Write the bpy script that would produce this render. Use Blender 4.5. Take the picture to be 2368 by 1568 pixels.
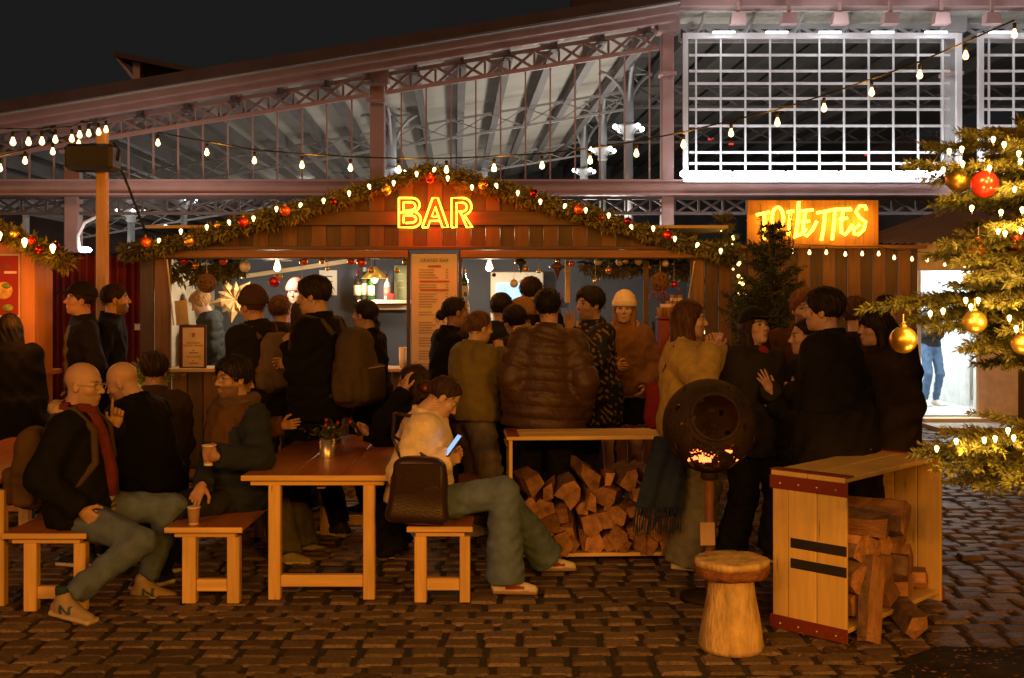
import bpy, math, random
import numpy as np
from mathutils import Vector, Matrix, Euler
R = math.radians
random.seed(7); rng = np.random.default_rng(7)
for o in list(bpy.data.objects): bpy.data.objects.remove(o)
SC = bpy.context.scene
COL = SC.collection

# ------------------------------------------------------------------ camera, sky, exposure
FPX, CX, HY, EYE = 2594.0, 1183.5, 688.0, 1.72
cam = bpy.data.cameras.new('camera'); camo = bpy.data.objects.new('camera', cam); COL.objects.link(camo)
camo.location = (0, 0, EYE); camo.rotation_euler = (R(90), 0, 0)
cam.sensor_fit = 'HORIZONTAL'; cam.sensor_width = 36.0; cam.lens = 36.0 * FPX / 2367.0
cam.shift_y = -(784.0 - HY) / 2367.0
cam.clip_start = 0.1; cam.clip_end = 600.0
SC.camera = camo
W = bpy.data.worlds.new('World'); SC.world = W; W.use_nodes = True
wn = W.node_tree.nodes; wl = W.node_tree.links; wn.clear()
wo = wn.new('ShaderNodeOutputWorld'); wb = wn.new('ShaderNodeBackground')
wt = wn.new('ShaderNodeTexCoord'); wz = wn.new('ShaderNodeTexNoise'); wr_ = wn.new('ShaderNodeValToRGB')
wz.inputs['Scale'].default_value = 2.2; wz.inputs['Detail'].default_value = 4
wr_.color_ramp.elements[0].position = 0.3; wr_.color_ramp.elements[0].color = (0.0098, 0.0096, 0.0098, 1)
wr_.color_ramp.elements[1].position = 0.75; wr_.color_ramp.elements[1].color = (0.0125, 0.0120, 0.0118, 1)
wl.new(wt.outputs['Generated'], wz.inputs['Vector']); wl.new(wz.outputs['Fac'], wr_.inputs['Fac'])
wl.new(wr_.outputs['Color'], wb.inputs['Color']); wb.inputs['Strength'].default_value = 1.0
wl.new(wb.outputs[0], wo.inputs[0])
SC.view_settings.view_transform = 'Standard'; SC.view_settings.look = 'None'
SC.view_settings.exposure = 0.0; SC.view_settings.gamma = 1.0; SC.view_settings.use_curve_mapping = False
SC.cycles.use_denoising = True
SC.cycles.max_bounces = 6; SC.cycles.diffuse_bounces = 3; SC.cycles.glossy_bounces = 3
SC.cycles.transmission_bounces = 4; SC.cycles.sample_clamp_indirect = 4.0
SC.cycles.caustics_reflective = False; SC.cycles.caustics_refractive = False

sun = bpy.data.lights.new('sun', 'SUN'); sun.energy = 0.45; sun.angle = R(18); sun.color = (1.0, 0.48, 0.24)
suno = bpy.data.objects.new('sun', sun); COL.objects.link(suno); suno.rotation_euler = (R(66), 0, R(-22))
WARM = (1.0, 0.36, 0.022)
def lamp(name, loc, power, col=WARM, radius=0.04, parent=None):
    l = bpy.data.lights.new(name, 'POINT'); l.energy = power; l.color = col; l.shadow_soft_size = radius
    o = bpy.data.objects.new(name, l); COL.objects.link(o); o.location = loc
    if parent is not None:
        o.parent = parent; o.matrix_parent_inverse = Matrix.Translation(-Vector(parent.location))
    return o

# ------------------------------------------------------------------ helpers
def P(x, y, Y):
    """pixel of the 2367 x 1568 view -> point at depth Y"""
    return Vector(((x - CX) * Y / FPX, Y, EYE - (y - HY) * Y / FPX))
def G(x, y):
    return P(x, y, EYE * FPX / (y - HY))

MATS = {}
def M(name, col, rough=0.65, metal=0.0, var=0.18, scale=6.0, stretch=(1, 1, 1), bump=0.0, bscale=60.0, rand=0.0,
      emit=None, estr=0.0, spec=0.4, attr=False, knots=0.0, alpha=None, coat=0.0, trans=0.0, sheen=0.0):
    if name in MATS: return MATS[name]
    m = bpy.data.materials.new(name); m.use_nodes = True; MATS[name] = m
    nt = m.node_tree; N = nt.nodes; L = nt.links; b = N['Principled BSDF']
    b.inputs['Roughness'].default_value = rough; b.inputs['Metallic'].default_value = metal
    b.inputs['Specular IOR Level'].default_value = spec
    b.inputs['Coat Weight'].default_value = coat; b.inputs['Transmission Weight'].default_value = trans
    b.inputs['Sheen Weight'].default_value = sheen
    tc = N.new('ShaderNodeTexCoord'); mp = N.new('ShaderNodeMapping'); mp.inputs['Scale'].default_value = stretch
    L.new(tc.outputs['Object'], mp.inputs['Vector'])
    oi = N.new('ShaderNodeObjectInfo')
    ad = N.new('ShaderNodeVectorMath'); ad.operation = 'ADD'; L.new(mp.outputs[0], ad.inputs[0])
    if rand > 0:
        sc = N.new('ShaderNodeMath'); sc.operation = 'MULTIPLY'; sc.inputs[1].default_value = 37.0
        L.new(oi.outputs['Random'], sc.inputs[0]); L.new(sc.outputs[0], ad.inputs[1])
    nz = N.new('ShaderNodeTexNoise'); nz.inputs['Scale'].default_value = scale; nz.inputs['Detail'].default_value = 5
    nz.inputs['Roughness'].default_value = 0.6
    L.new(ad.outputs[0], nz.inputs['Vector'])
    mr = N.new('ShaderNodeMapRange'); mr.inputs[1].default_value = 0.3; mr.inputs[2].default_value = 0.7
    mr.inputs[3].default_value = 1 - var; mr.inputs[4].default_value = 1 + var
    L.new(nz.outputs['Fac'], mr.inputs[0])
    last = mr.outputs[0]
    if rand > 0:
        r2 = N.new('ShaderNodeMapRange'); r2.inputs[3].default_value = 1 - rand; r2.inputs[4].default_value = 1 + rand
        L.new(oi.outputs['Random'], r2.inputs[0])
        mu = N.new('ShaderNodeMath'); mu.operation = 'MULTIPLY'; L.new(last, mu.inputs[0]); L.new(r2.outputs[0], mu.inputs[1]); last = mu.outputs[0]
    if knots > 0:
        vo = N.new('ShaderNodeTexVoronoi'); vo.inputs['Scale'].default_value = knots
        L.new(ad.outputs[0], vo.inputs['Vector'])
        kr = N.new('ShaderNodeMapRange'); kr.inputs[1].default_value = 0.05; kr.inputs[2].default_value = 0.13
        kr.inputs[3].default_value = 0.35; kr.inputs[4].default_value = 1.0
        L.new(vo.outputs['Distance'], kr.inputs[0])
        mu = N.new('ShaderNodeMath'); mu.operation = 'MULTIPLY'; L.new(last, mu.inputs[0]); L.new(kr.outputs[0], mu.inputs[1]); last = mu.outputs[0]
    vm = N.new('ShaderNodeVectorMath'); vm.operation = 'SCALE'
    if attr:
        at = N.new('ShaderNodeAttribute'); at.attribute_name = 'col'; L.new(at.outputs['Color'], vm.inputs[0])
    else:
        vm.inputs[0].default_value = col[:3]
    L.new(last, vm.inputs['Scale']); L.new(vm.outputs[0], b.inputs['Base Color'])
    if bump > 0:
        n2 = N.new('ShaderNodeTexNoise'); n2.inputs['Scale'].default_value = bscale; n2.inputs['Detail'].default_value = 4
        L.new(ad.outputs[0], n2.inputs['Vector'])
        bp = N.new('ShaderNodeBump'); bp.inputs['Strength'].default_value = bump; bp.inputs['Distance'].default_value = 0.01
        L.new(n2.outputs['Fac'], bp.inputs['Height']); L.new(bp.outputs[0], b.inputs['Normal'])
    if emit is not None:
        b.inputs['Emission Color'].default_value = (*emit, 1); b.inputs['Emission Strength'].default_value = estr
        if estr < 60: m.cycles.emission_sampling = 'NONE'
    return m

def wood(name, col, axis='x', **k):
    st = {'x': (0.7, 9, 9), 'y': (9, 0.7, 9), 'z': (9, 9, 0.7)}[axis]
    a = dict(rough=0.6, var=0.22, scale=3.0, stretch=st, bump=0.15, bscale=6, rand=0.12); a.update(k)
    return M(name + '_' + axis, col, **a)

_T = []
for k in range(3):
    pass
def _cbox_template():
    V = []; idx = {}
    for sx in (-1, 1):
        for sy in (-1, 1):
            for sz in (-1, 1):
                for k in range(3):
                    idx[(sx, sy, sz, k)] = len(V); V.append((sx, sy, sz, k))
    F = []
    for k in range(3):
        a, b = [i for i in range(3) if i != k]
        for s in (-1, 1):
            q = []
            for (u, w) in ((-1, -1), (1, -1), (1, 1), (-1, 1)):
                c = [0, 0, 0]; c[k] = s; c[a] = u; c[b] = w; q.append(idx[(*c, k)])
            F.append(q)
        for u in (-1, 1):          # edges parallel to axis k
            for w in (-1, 1):
                c0 = [0, 0, 0]; c0[k] = -1; c0[a] = u; c0[b] = w; c1 = list(c0); c1[k] = 1
                F.append([idx[(*c0, a)], idx[(*c1, a)], idx[(*c1, b)], idx[(*c0, b)]])
    for sx in (-1, 1):
        for sy in (-1, 1):
            for sz in (-1, 1):
                F.append([idx[(sx, sy, sz, k)] for k in range(3)])
    P_ = np.array([[v[0], v[1], v[2]] for v in V], float)
    K_ = np.array([v[3] for v in V])
    H_ = P_ * 1.0
    out = []
    Q = P_.copy()
    for i in range(len(Q)):
        for a in range(3):
            if a != K_[i]: Q[i, a] *= 0.9
    for f in F:
        p = Q[f]; n = np.cross(p[1] - p[0], p[2] - p[0])
        out.append(f if n @ p.mean(0) > 0 else f[::-1])
    return P_, K_, out
CB_P, CB_K, CB_F = _cbox_template()

class MB:
    def __init__(s): s.v = []; s.f = []; s.n = 0; s.c = []
    def add(s, V, F):
        V = np.asarray(V, float).reshape(-1, 3); o = s.n
        s.v.append(V); s.n += len(V)
        s.f.extend([[i + o for i in f] for f in F]); return s
    def box(s, c, d, rot=None, b=0.0):
        h = np.asarray(d, float) / 2; b = min(b, 0.45 * 2 * h.min()) if b else 0
        if b > 0:
            V = CB_P * h
            for a in range(3):
                m = CB_K != a; V[m, a] -= CB_P[m, a] * b
            F = CB_F
        else:
            V = np.array([[x, y, z] for x in (-1, 1) for y in (-1, 1) for z in (-1, 1)], float) * h
            F = [[0, 1, 3, 2], [4, 6, 7, 5], [0, 4, 5, 1], [2, 3, 7, 6], [0, 2, 6, 4], [1, 5, 7, 3]]
        if rot is not None: V = V @ np.array(rot).T
        return s.add(V + np.asarray(c, float), F)
    def beam(s, p0, p1, w, h, up=(0, 0, 1), b=0.0):
        p0 = np.asarray(p0, float); p1 = np.asarray(p1, float); d = p1 - p0; L = np.linalg.norm(d)
        if L < 1e-6: return s
        d = d / L; up = np.asarray(up, float)
        x = np.cross(d, up)
        if np.linalg.norm(x) < 1e-4: x = np.cross(d, (0, 1, 0))
        x /= np.linalg.norm(x); u = np.cross(x, d)
        return s.box((p0 + p1) / 2, (w, L, h), np.array([x, d, u]).T, b)
    def tube(s, pts, r, n=6):
        pts = [np.asarray(p, float) for p in pts]; rs = r if hasattr(r, '__len__') else [r] * len(pts)
        V = []; F = []; prev = None
        for i, p in enumerate(pts):
            d = pts[min(i + 1, len(pts) - 1)] - pts[max(i - 1, 0)]; d = d / (np.linalg.norm(d) + 1e-9)
            if prev is None:
                x = np.cross(d, (0, 0, 1)) if abs(d[2]) < 0.9 else np.cross(d, (1, 0, 0))
            else: x = prev - d * (prev @ d)
            x = x / (np.linalg.norm(x) + 1e-9); prev = x; y = np.cross(d, x)
            for k in range(n):
                a = 2 * math.pi * k / n; V.append(p + rs[i] * (math.cos(a) * x + math.sin(a) * y))
        for i in range(len(pts) - 1):
            for k in range(n):
                k2 = (k + 1) % n; F.append([i * n + k, i * n + k2, (i + 1) * n + k2, (i + 1) * n + k])
        F.append(list(range(n))[::-1]); F.append([(len(pts) - 1) * n + k for k in range(n)])
        return s.add(V, F)
    def lathe(s, prof, c=(0, 0, 0), n=16, rot=None, sx=1.0, sy=1.0):
        V = []; F = []
        for (r, z) in prof:
            for k in range(n):
                a = 2 * math.pi * k / n; V.append((r * math.cos(a) * sx, r * math.sin(a) * sy, z))
        for i in range(len(prof) - 1):
            for k in range(n):
                k2 = (k + 1) % n; F.append([i * n + k, i * n + k2, (i + 1) * n + k2, (i + 1) * n + k])
        if prof[0][0] > 1e-5: F.append(list(range(n))[::-1])
        if prof[-1][0] > 1e-5: F.append([(len(prof) - 1) * n + k for k in range(n)])
        V = np.array(V)
        if rot is not None: V = V @ np.array(rot).T
        return s.add(V + np.asarray(c, float), F)
    def sphere(s, c, r, n=14, m=9):
        rr = np.asarray(r if hasattr(r, '__len__') else (r, r, r), float)
        prof = [(max(1e-6, math.sin(math.pi * i / m)), -math.cos(math.pi * i / m)) for i in range(m + 1)]
        V = []; F = []
        for (q, z) in prof:
            for k in range(n):
                a = 2 * math.pi * k / n; V.append((q * math.cos(a) * rr[0], q * math.sin(a) * rr[1], z * rr[2]))
        for i in range(m):
            for k in range(n):
                k2 = (k + 1) % n; F.append([i * n + k, i * n + k2, (i + 1) * n + k2, (i + 1) * n + k])
        return s.add(np.array(V) + np.asarray(c, float), F)
    def prism(s, poly, d):
        """poly: list of 3-D points of a planar outline; d: extrusion vector"""
        A = np.array([list(p) for p in poly], float); d = np.asarray(d, float); n = len(A)
        nn = np.zeros(3)
        for i in range(n): nn += np.cross(A[i] - A[0], A[(i + 1) % n] - A[0])
        if nn @ d > 0: A = A[::-1]
        V = np.vstack([A, A + d])
        F = [list(range(n)), [n + i for i in range(n)][::-1]] + [[i, i + n, (i + 1) % n + n, (i + 1) % n] for i in range(n)]
        return s.add(V, F)
    def mesh(s, name, mat, smooth=False, loc=(0, 0, 0), cols=None):
        V = (np.vstack(s.v) if s.v else np.zeros((0, 3))) - np.asarray(loc, float)
        me = bpy.data.meshes.new(name); me.from_pydata(V.tolist(), [], s.f)
        if smooth: me.polygons.foreach_set('use_smooth', np.ones(len(me.polygons), bool))
        if mat is not None: me.materials.append(mat)
        if cols is not None: setcol(me, cols)
        return me

def setcol(me, cols):
    a = me.color_attributes.new('col', 'FLOAT_COLOR', 'POINT')
    c = np.ones((len(me.vertices), 4), np.float32); c[:, :3] = cols
    a.data.foreach_set('color', c.ravel())

def part(mb, name, mat, parent, smooth=False, cols=None, kind=None, label=None):
    """mesh given in world coordinates, child of parent"""
    me = mb.mesh(name, mat, smooth, cols=cols) if isinstance(mb, MB) else mb
    o = bpy.data.objects.new(name, me); COL.objects.link(o); o.parent = parent
    o.matrix_parent_inverse = Matrix.Translation(-WL[parent.name])
    WL[o.name] = Vector((0, 0, 0))
    if kind: o['kind'] = kind
    if label: o['label'] = label
    return o
WL = {}
def inst(me, name, loc, parent=None, rot=None, scale=None):
    """object sharing mesh data, placed at a world location"""
    o = bpy.data.objects.new(name, me); COL.objects.link(o)
    if parent is not None:
        o.parent = parent; o.matrix_parent_inverse = Matrix.Translation(-WL[parent.name])
    o.location = loc
    if rot is not None: o.rotation_euler = rot
    if scale is not None: o.scale = scale if hasattr(scale, '__len__') else (scale,) * 3
    WL[o.name] = Vector(loc)
    return o
def tag(o, label, cat, group=None, kind=None):
    if label: o['label'] = label
    if cat: o['category'] = cat
    if group: o['group'] = group
    if kind: o['kind'] = kind
    return o
def thing(name, label, cat, loc, group=None):
    o = bpy.data.objects.new(name, None); COL.objects.link(o); o.location = loc; o.empty_display_size = 0.1
    WL[o.name] = Vector(loc)
    return tag(o, label, cat, group)
def single(mb, name, mat, label, cat, loc, group=None, smooth=False, cols=None, kind=None):
    me = mb.mesh(name, mat, smooth, loc=loc, cols=cols)
    o = bpy.data.objects.new(name, me); COL.objects.link(o); o.location = loc; WL[o.name] = Vector(loc)
    return tag(o, label, cat, group, kind)
def structure(mb, name, mat, smooth=False):
    me = mb.mesh(name, mat, smooth); o = bpy.data.objects.new(name, me); COL.objects.link(o); o['kind'] = 'structure'
    WL[o.name] = Vector((0, 0, 0)); return o
def rotz(a):
    c, s = math.cos(a), math.sin(a); return np.array([[c, -s, 0], [s, c, 0], [0, 0, 1]])
def rotx(a):
    c, s = math.cos(a), math.sin(a); return np.array([[1, 0, 0], [0, c, -s], [0, s, c]])
def roty(a):
    c, s = math.cos(a), math.sin(a); return np.array([[c, 0, s], [0, 1, 0], [-s, 0, c]])

def blades(n, centers, dirs, length, width, spread=0.6, droop=0.0, seed=0):
    """many narrow leaf faces: returns V, F for needles starting at centers and pointing roughly along dirs"""
    g = np.random.default_rng(seed)
    c = np.asarray(centers, float); d = np.asarray(dirs, float)
    d = d + g.normal(0, spread, d.shape); d[:, 2] -= droop
    d /= np.linalg.norm(d, axis=1, keepdims=True) + 1e-9
    s = np.cross(d, g.normal(0, 1, d.shape)); s /= np.linalg.norm(s, axis=1, keepdims=True) + 1e-9
    L = (length * g.uniform(0.6, 1.3, len(c)))[:, None]; w = width * g.uniform(0.7, 1.3, len(c))[:, None]
    V = np.stack([c, c + d * L * 0.5 + s * w, c + d * L, c + d * L * 0.5 - s * w], 1).reshape(-1, 3)
    F = (np.arange(len(c))[:, None] * 4 + np.arange(4)[None]).tolist()
    return V, F
# ------------------------------------------------------------------ the ground
gm = MB().box((0, 60, -0.215), (260, 150, 0.4))
ground = structure(gm, 'ground', M('joint_earth', (0.035, 0.028, 0.02), rough=0.9, var=0.3, scale=20))
STONE = M('sett_stone', (0.145, 0.103, 0.072), rough=0.55, var=0.45, scale=9, bump=0.4, bscale=45, rand=0.4, spec=0.18)
def sett_mesh(k):
    g = np.random.default_rng(100 + k); m = MB()
    gx = (-1.0, -.84, 0.0, .84, 1.0); nx, ny = 4, 4
    V = []; F = []; cx_, cy_ = g.uniform(-.3, .3, 2)
    for j in range(ny + 1):
        for i in range(nx + 1):
            u, v = gx[i], gx[j]; edge = max(abs(u), abs(v)); cor = abs(u) > .9 and abs(v) > .9
            z = -0.002 * edge + .004 * (u * cx_ + v * cy_) - (0.010 if edge > 0.99 else 0) - (.004 if cor else 0) + g.normal(0, 0.0012)
            V.append((.5 * u * (.95 if cor else 1) + g.normal(0, 0.011), .5 * v * (.95 if cor else 1) + g.normal(0, 0.011), z))
    for j in range(ny):
        for i in range(nx):
            a = j * (nx + 1) + i; F.append([a, a + 1, a + nx + 2, a + nx + 1])
    ring = [i for i in range(nx + 1)] + [(j + 1) * (nx + 1) - 1 for j in range(1, ny + 1)] + \
           [ny * (nx + 1) + i for i in range(nx - 1, -1, -1)] + [j * (nx + 1) for j in range(ny - 1, 0, -1)]
    o = len(V)
    for r in ring: V.append((V[r][0] * 1.02, V[r][1] * 1.02, -0.055))
    for i in range(len(ring)):
        i2 = (i + 1) % len(ring); F.append([ring[i2], ring[i], o + i, o + i2])
    m.add(V, F); return m
SETTS = [sett_mesh(k) for k in range(8)]
SETT_ME = [s.mesh('cobblestone', STONE, False) for s in SETTS]
stones = []
row = 0; y = 4.55
while y < 15.5:
    dy = 0.132 + random.uniform(-0.005, 0.005)
    x = -0.56 * y - 1.2 + (row % 2) * .1 + random.uniform(-.03, .03)
    while x < 0.56 * y + 1.2:
        dx = random.choice((0.18, 0.19, 0.2, 0.2, 0.21, 0.225))
        stones.append((x + dx / 2, y + 0.02 * math.sin(x * 1.3 + row), dx, dy)); x += dx
    y += dy; row += 1
def sett_in_soil(x, y): return x > 1.15 + (y - 5.05) * 1.35 and y < 5.62 and not (x < 1.7 and y > 5.4)
near = [s for s in stones if 4.98 < s[1] < 9 and abs(s[0]) < 0.46 * s[1] and not sett_in_soil(s[0], s[1])]
near.sort(key=lambda s: s[1]); near = near[:300]; nearset = set(near)
for i, (sx, sy, dx, dy) in enumerate(near):
    o = inst(SETT_ME[i % 8], 'cobblestone', (sx, sy, random.gauss(0, 0.003)), ground,
             (random.gauss(0, 0.01), random.gauss(0, 0.01), random.gauss(0, 0.025)), (dx - 0.034, dy - 0.014, 1))
fm = MB()
for i, s in enumerate(stones):
    if s in nearset: continue
    sv = SETTS[i % 8]
    V = np.vstack(sv.v) * np.array((s[2] - 0.034, s[3] - 0.014, 1)); V = V @ rotx(random.gauss(0, .02)).T @ rotz(random.gauss(0, .03)).T
    fm.add(V + np.array((s[0], s[1], random.gauss(0, .005))), sv.f)
part(fm, 'cobblestones', M('sett_stone_far', (0.145, 0.103, 0.072), rough=0.55, var=0.5, scale=7, bump=0.4, bscale=25, spec=0.18), ground, False, kind='stuff')
# dark soil heap round the fir's foot, with chips and leaves on it
sm = MB(); V = []; F = []; NXs, NYs = 40, 26
for j in range(NYs + 1):
    for i in range(NXs + 1):
        u = i / NXs; v = j / NYs
        X = 1.02 + u * 2.6 + 0.85 * v * (1 - u); Yy = 4.55 + v * 1.02
        e = min(u * 5, 1) * min((1 - v) * 5, 1)
        V.append((X + 0.05 * math.sin(9 * v + 2), Yy + 0.05 * math.sin(7 * u), -0.045 + 0.085 * e + 0.022 * math.sin(8 * X) * math.sin(11 * Yy) * e + random.gauss(0, 0.006)))
for j in range(NYs):
    for i in range(NXs):
        a = j * (NXs + 1) + i; F.append([a, a + 1, a + NXs + 2, a + NXs + 1])
sm.add(V, F)
soil = structure(sm, 'soil_patch', M('soil', (0.022, 0.016, 0.012), rough=0.9, var=0.5, scale=12, bump=0.8, bscale=40), True)
n = 900; c = np.stack([rng.uniform(1.15, 3.4, n), rng.uniform(4.6, 5.6, n), np.full(n, .045)], 1)
V_, F_ = blades(n, c, np.tile((1., 0, .05), (n, 1)), 0.03, 0.008, 0.9, 0, 5)
V_ = V_.reshape(-1, 4, 3); V_[:, :, 2] = 0.045 + 0.02 * rng.random((n, 1)) + (V_[:, :, 2] - 0.045) * .25; 
part(MB().add(V_.reshape(-1, 3), F_), 'leaf_litter', M('leaf_litter', (0.17, 0.09, 0.04), rough=.8, var=.5, scale=30), soil, kind='stuff')

# ------------------------------------------------------------------ the iron market hall behind
D = 36.0
dv = np.array((-0.05, 1.0, 0.0))
def HP(x, y, d=0.0):
    p = np.array(P(x, y, D)); return p + dv * d
hall = thing('market_hall', 'large iron and glass market hall with sloping roof behind the bar stall', 'building', (0, D, 0))
IRON = M('iron_rose', (0.50, 0.33, 0.31), rough=0.55, var=0.12, scale=1.2)
IRON_D = M('iron_dark', (0.14, 0.115, 0.11), rough=0.6, var=0.15, scale=1.2)
IRON_W = M('iron_white', (0.42, 0.42, 0.42), rough=0.5, var=0.08, scale=1.5)
IRON_G = M('iron_grey', (0.36, 0.33, 0.31), rough=0.6, var=0.1, scale=1.5)
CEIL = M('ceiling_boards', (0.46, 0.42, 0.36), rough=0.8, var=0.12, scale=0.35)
ROOFM = M('roof_zinc', (0.085, 0.055, 0.05), rough=0.7, var=0.2, scale=1)
def ry(x): return 262 - 0.1648 * x      # roof edge line, left of the break
XB = 1552                               # where the slope meets the level cornice
def slab(x0, x1, yf, t0, t1, d0, d1, mat, name):
    a = HP(x0, yf(x0) + t0, 0); b = HP(x1, yf(x1) + t0, 0); c_ = HP(x1, yf(x1) + t1, 0); d_ = HP(x0, yf(x0) + t1, 0)
    m = MB().prism([a + dv * d0, b + dv * d0, c_ + dv * d0, d_ + dv * d0], dv * (d1 - d0))
    return part(m, name, mat, hall)
DEEP = 46
slab(-500, XB, ry, 0, 24, -1.6, DEEP, ROOFM, 'roof')
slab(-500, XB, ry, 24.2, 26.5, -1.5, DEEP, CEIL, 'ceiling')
slab(-500, XB, ry, 26.8, 42, -1.2, -0.9, IRON, 'fascia')
slab(-500, XB, ry, 42.3, 56, -0.9, -0.55, IRON, 'fascia')
lev = lambda x: 0.0
slab(XB + 3, 2900, lev, -8, 8, -1.8, DEEP, ROOFM, 'roof')
slab(XB + 3, 2900, lev, 8.3, 22, -1.6, -1.2, IRON, 'cornice')
slab(XB + 3, 2900, lev, 22.4, 36, -1.2, -0.7, IRON, 'cornice')
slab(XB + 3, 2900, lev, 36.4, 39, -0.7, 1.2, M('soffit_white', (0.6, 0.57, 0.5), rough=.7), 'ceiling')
slab(XB + 3, 2900, lev, 20, 24, 1.3, DEEP, M('nave_ceiling_darkened', (0.07, 0.062, 0.055), rough=.8), 'ceiling')  # inner ceiling darkened in its colour so the nave reads unlit
for k in range(9):                      # brackets under the cornice
    x = 1600 + k * 111
    m = MB(); pts = [HP(x + 20 - 30 * t ** 2, 40 + 60 * t, -0.6 + 0.5 * t) for t in np.linspace(0, 1, 8)]
    m.tube(pts, .06, 6); part(m, 'bracket', IRON_W, hall, True)
# lattice girders
def lattice(x0, x1, yt, yb, step, bar, mat, d=0.0, name='truss_panel'):
    n = max(1, int(round((x1 - x0) / step)))
    for i in range(n):
        a = x0 + (x1 - x0) * i / n; b = x0 + (x1 - x0) * (i + 1) / n; m = MB()
        m.beam(HP(a, yt(a), d), HP(b, yt(b), d), .12, bar * 1.4); m.beam(HP(a, yb(a), d), HP(b, yb(b), d), .12, bar * 1.4)
        m.beam(HP(a, yt(a), d), HP(b, yb(b), d), .05, bar); m.beam(HP(a, yb(a), d + .06), HP(b, yt(b), d + .06), .05, bar)
        m.beam(HP(a, yt(a), d + .12), HP(a, yb(a), d + .12), .07, bar)
        part(m, name, mat, hall)
lattice(-300, 850, lambda x: ry(x) + 58, lambda x: ry(x) + 98, 57, .09, IRON)
lattice(892, 1522, lambda x: ry(x) + 58, lambda x: ry(x) + 100, 57, .09, IRON)
lattice(1575, 2190, lambda x: 58, lambda x: 91, 56, .10, IRON_W, .2)
lattice(2232, 2700, lambda x: 58, lambda x: 91, 56, .10, IRON_W, .2)
lattice(-300, 2300, lambda x: 456, lambda x: 492, 57, .07, IRON_D, .3)
# the girder at the foot of the glazing, with its mouldings
m = MB(); m.beam(HP(-400, 436, 0), HP(2600, 436, 0), .5, .38); part(m, 'girder', IRON, hall)
m = MB(); m.beam(HP(-400, 421, -.1), HP(2600, 421, -.1), .8, .07); part(m, 'girder_flange', IRON, hall)
m = MB(); m.beam(HP(-400, 452, -.1), HP(2600, 452, -.1), .7, .06); part(m, 'girder_flange', IRON, hall)
for k in range(46):                     # hanging glazing rods
    x = -280 + k * 57.5
    if 840 < x < 895 or x > 1525: continue
    m = MB().beam(HP(x, ry(x) + 98, .1), HP(x, 418, .1), .05, .06); part(m, 'glazing_bar', IRON, hall)
for x in (1545, 870, 160, 2205):        # main pillars of the front
    yt = ry(x) + 40 if x < XB - 10 else 36
    m = MB(); w = .46 if x != 1545 else .4
    m.box((HP(x, yt)[0:3] + HP(x, 2000)) / 2 * np.array((1, 1, 0)) + np.array((0, 0.35, HP(x, yt)[2] / 2)), (w, .45, HP(x, yt)[2]), b=.03)
    part(m, 'pillar', IRON if x != 2205 else IRON_W, hall)
    m = MB().box(HP(x, yt + 20, .2), (w + .35, .7, .55), b=.05); part(m, 'pillar_head', IRON if x != 2205 else IRON_W, hall)
    m = MB().box(HP(x, 170 if x > 1000 else yt + 75, .2), (w + .14, .62, .12), b=.02); part(m, 'pillar_collar', IRON, hall)
# purlins running back under the boards
for k in range(22):
    x = -420 + k * 107 - (k > 11) * 10
    if x > 1530: continue
    m = MB(); y0 = ry(x) + 29; a = HP(x, y0, -0.5); b = HP(x, y0, DEEP - 1)
    m.beam(a - np.array((0, 0, .30)), b - np.array((0, 0, .30)), .10, .5); m.beam(a - np.array((0, 0, .56)), b - np.array((0, 0, .56)), .28, .05)
    part(m, 'purlin', IRON_D, hall)
for k in range(8):
    x = 1600 + k * 120; m = MB(); a = HP(x, 42, 1.0); b = HP(x, 42, DEEP - 1)
    m.beam(a - np.array((0, 0, .3)), b - np.array((0, 0, .3)), .12, .5); part(m, 'purlin', M('nave_purlin_darkened', (.05, .045, .04), rough=.7), hall)  # purlin colour darkened too, standing for the unlit nave
# lattice girders crossing the hall further back
for d in (11, 26):
    m = MB(); step = 110
    for x in range(-500, 1560, step):
        a = HP(x, ry(x) + 62, d); b = HP(x + step, ry(x + step) + 62, d); lo = np.array((0, 0, -.75))
        m.beam(a, b, .12, .10); m.beam(a + lo, b + lo, .12, .10); m.beam(a, b + lo, .04, .05); m.beam(a + lo, b, .04, .05)
    part(m, 'cross_girder', IRON_G, hall)
for d in (8, 18):
    m = MB(); step = 100
    for x in range(1560, 2700, step):
        a = HP(x, 92, d); b = HP(x + step, 92, d); lo = np.array((0, 0, -.8))
        m.beam(a, b, .12, .10); m.beam(a + lo, b + lo, .12, .10); m.beam(a, b + lo, .05, .07); m.beam(a + lo, b, .05, .07)
    part(m, 'cross_girder', IRON_D, hall)
m = MB().box((0, D + DEEP - 3, 6), (120, .3, 14)); part(m, 'back_wall', M('hall_back', (0.05, 0.05, 0.055), rough=.8, var=.5, scale=.3), hall)
m = MB().box((-45, D + 24, 4), (.3, 46, 8)); part(m, 'side_wall', MATS['hall_back'], hall)
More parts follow.
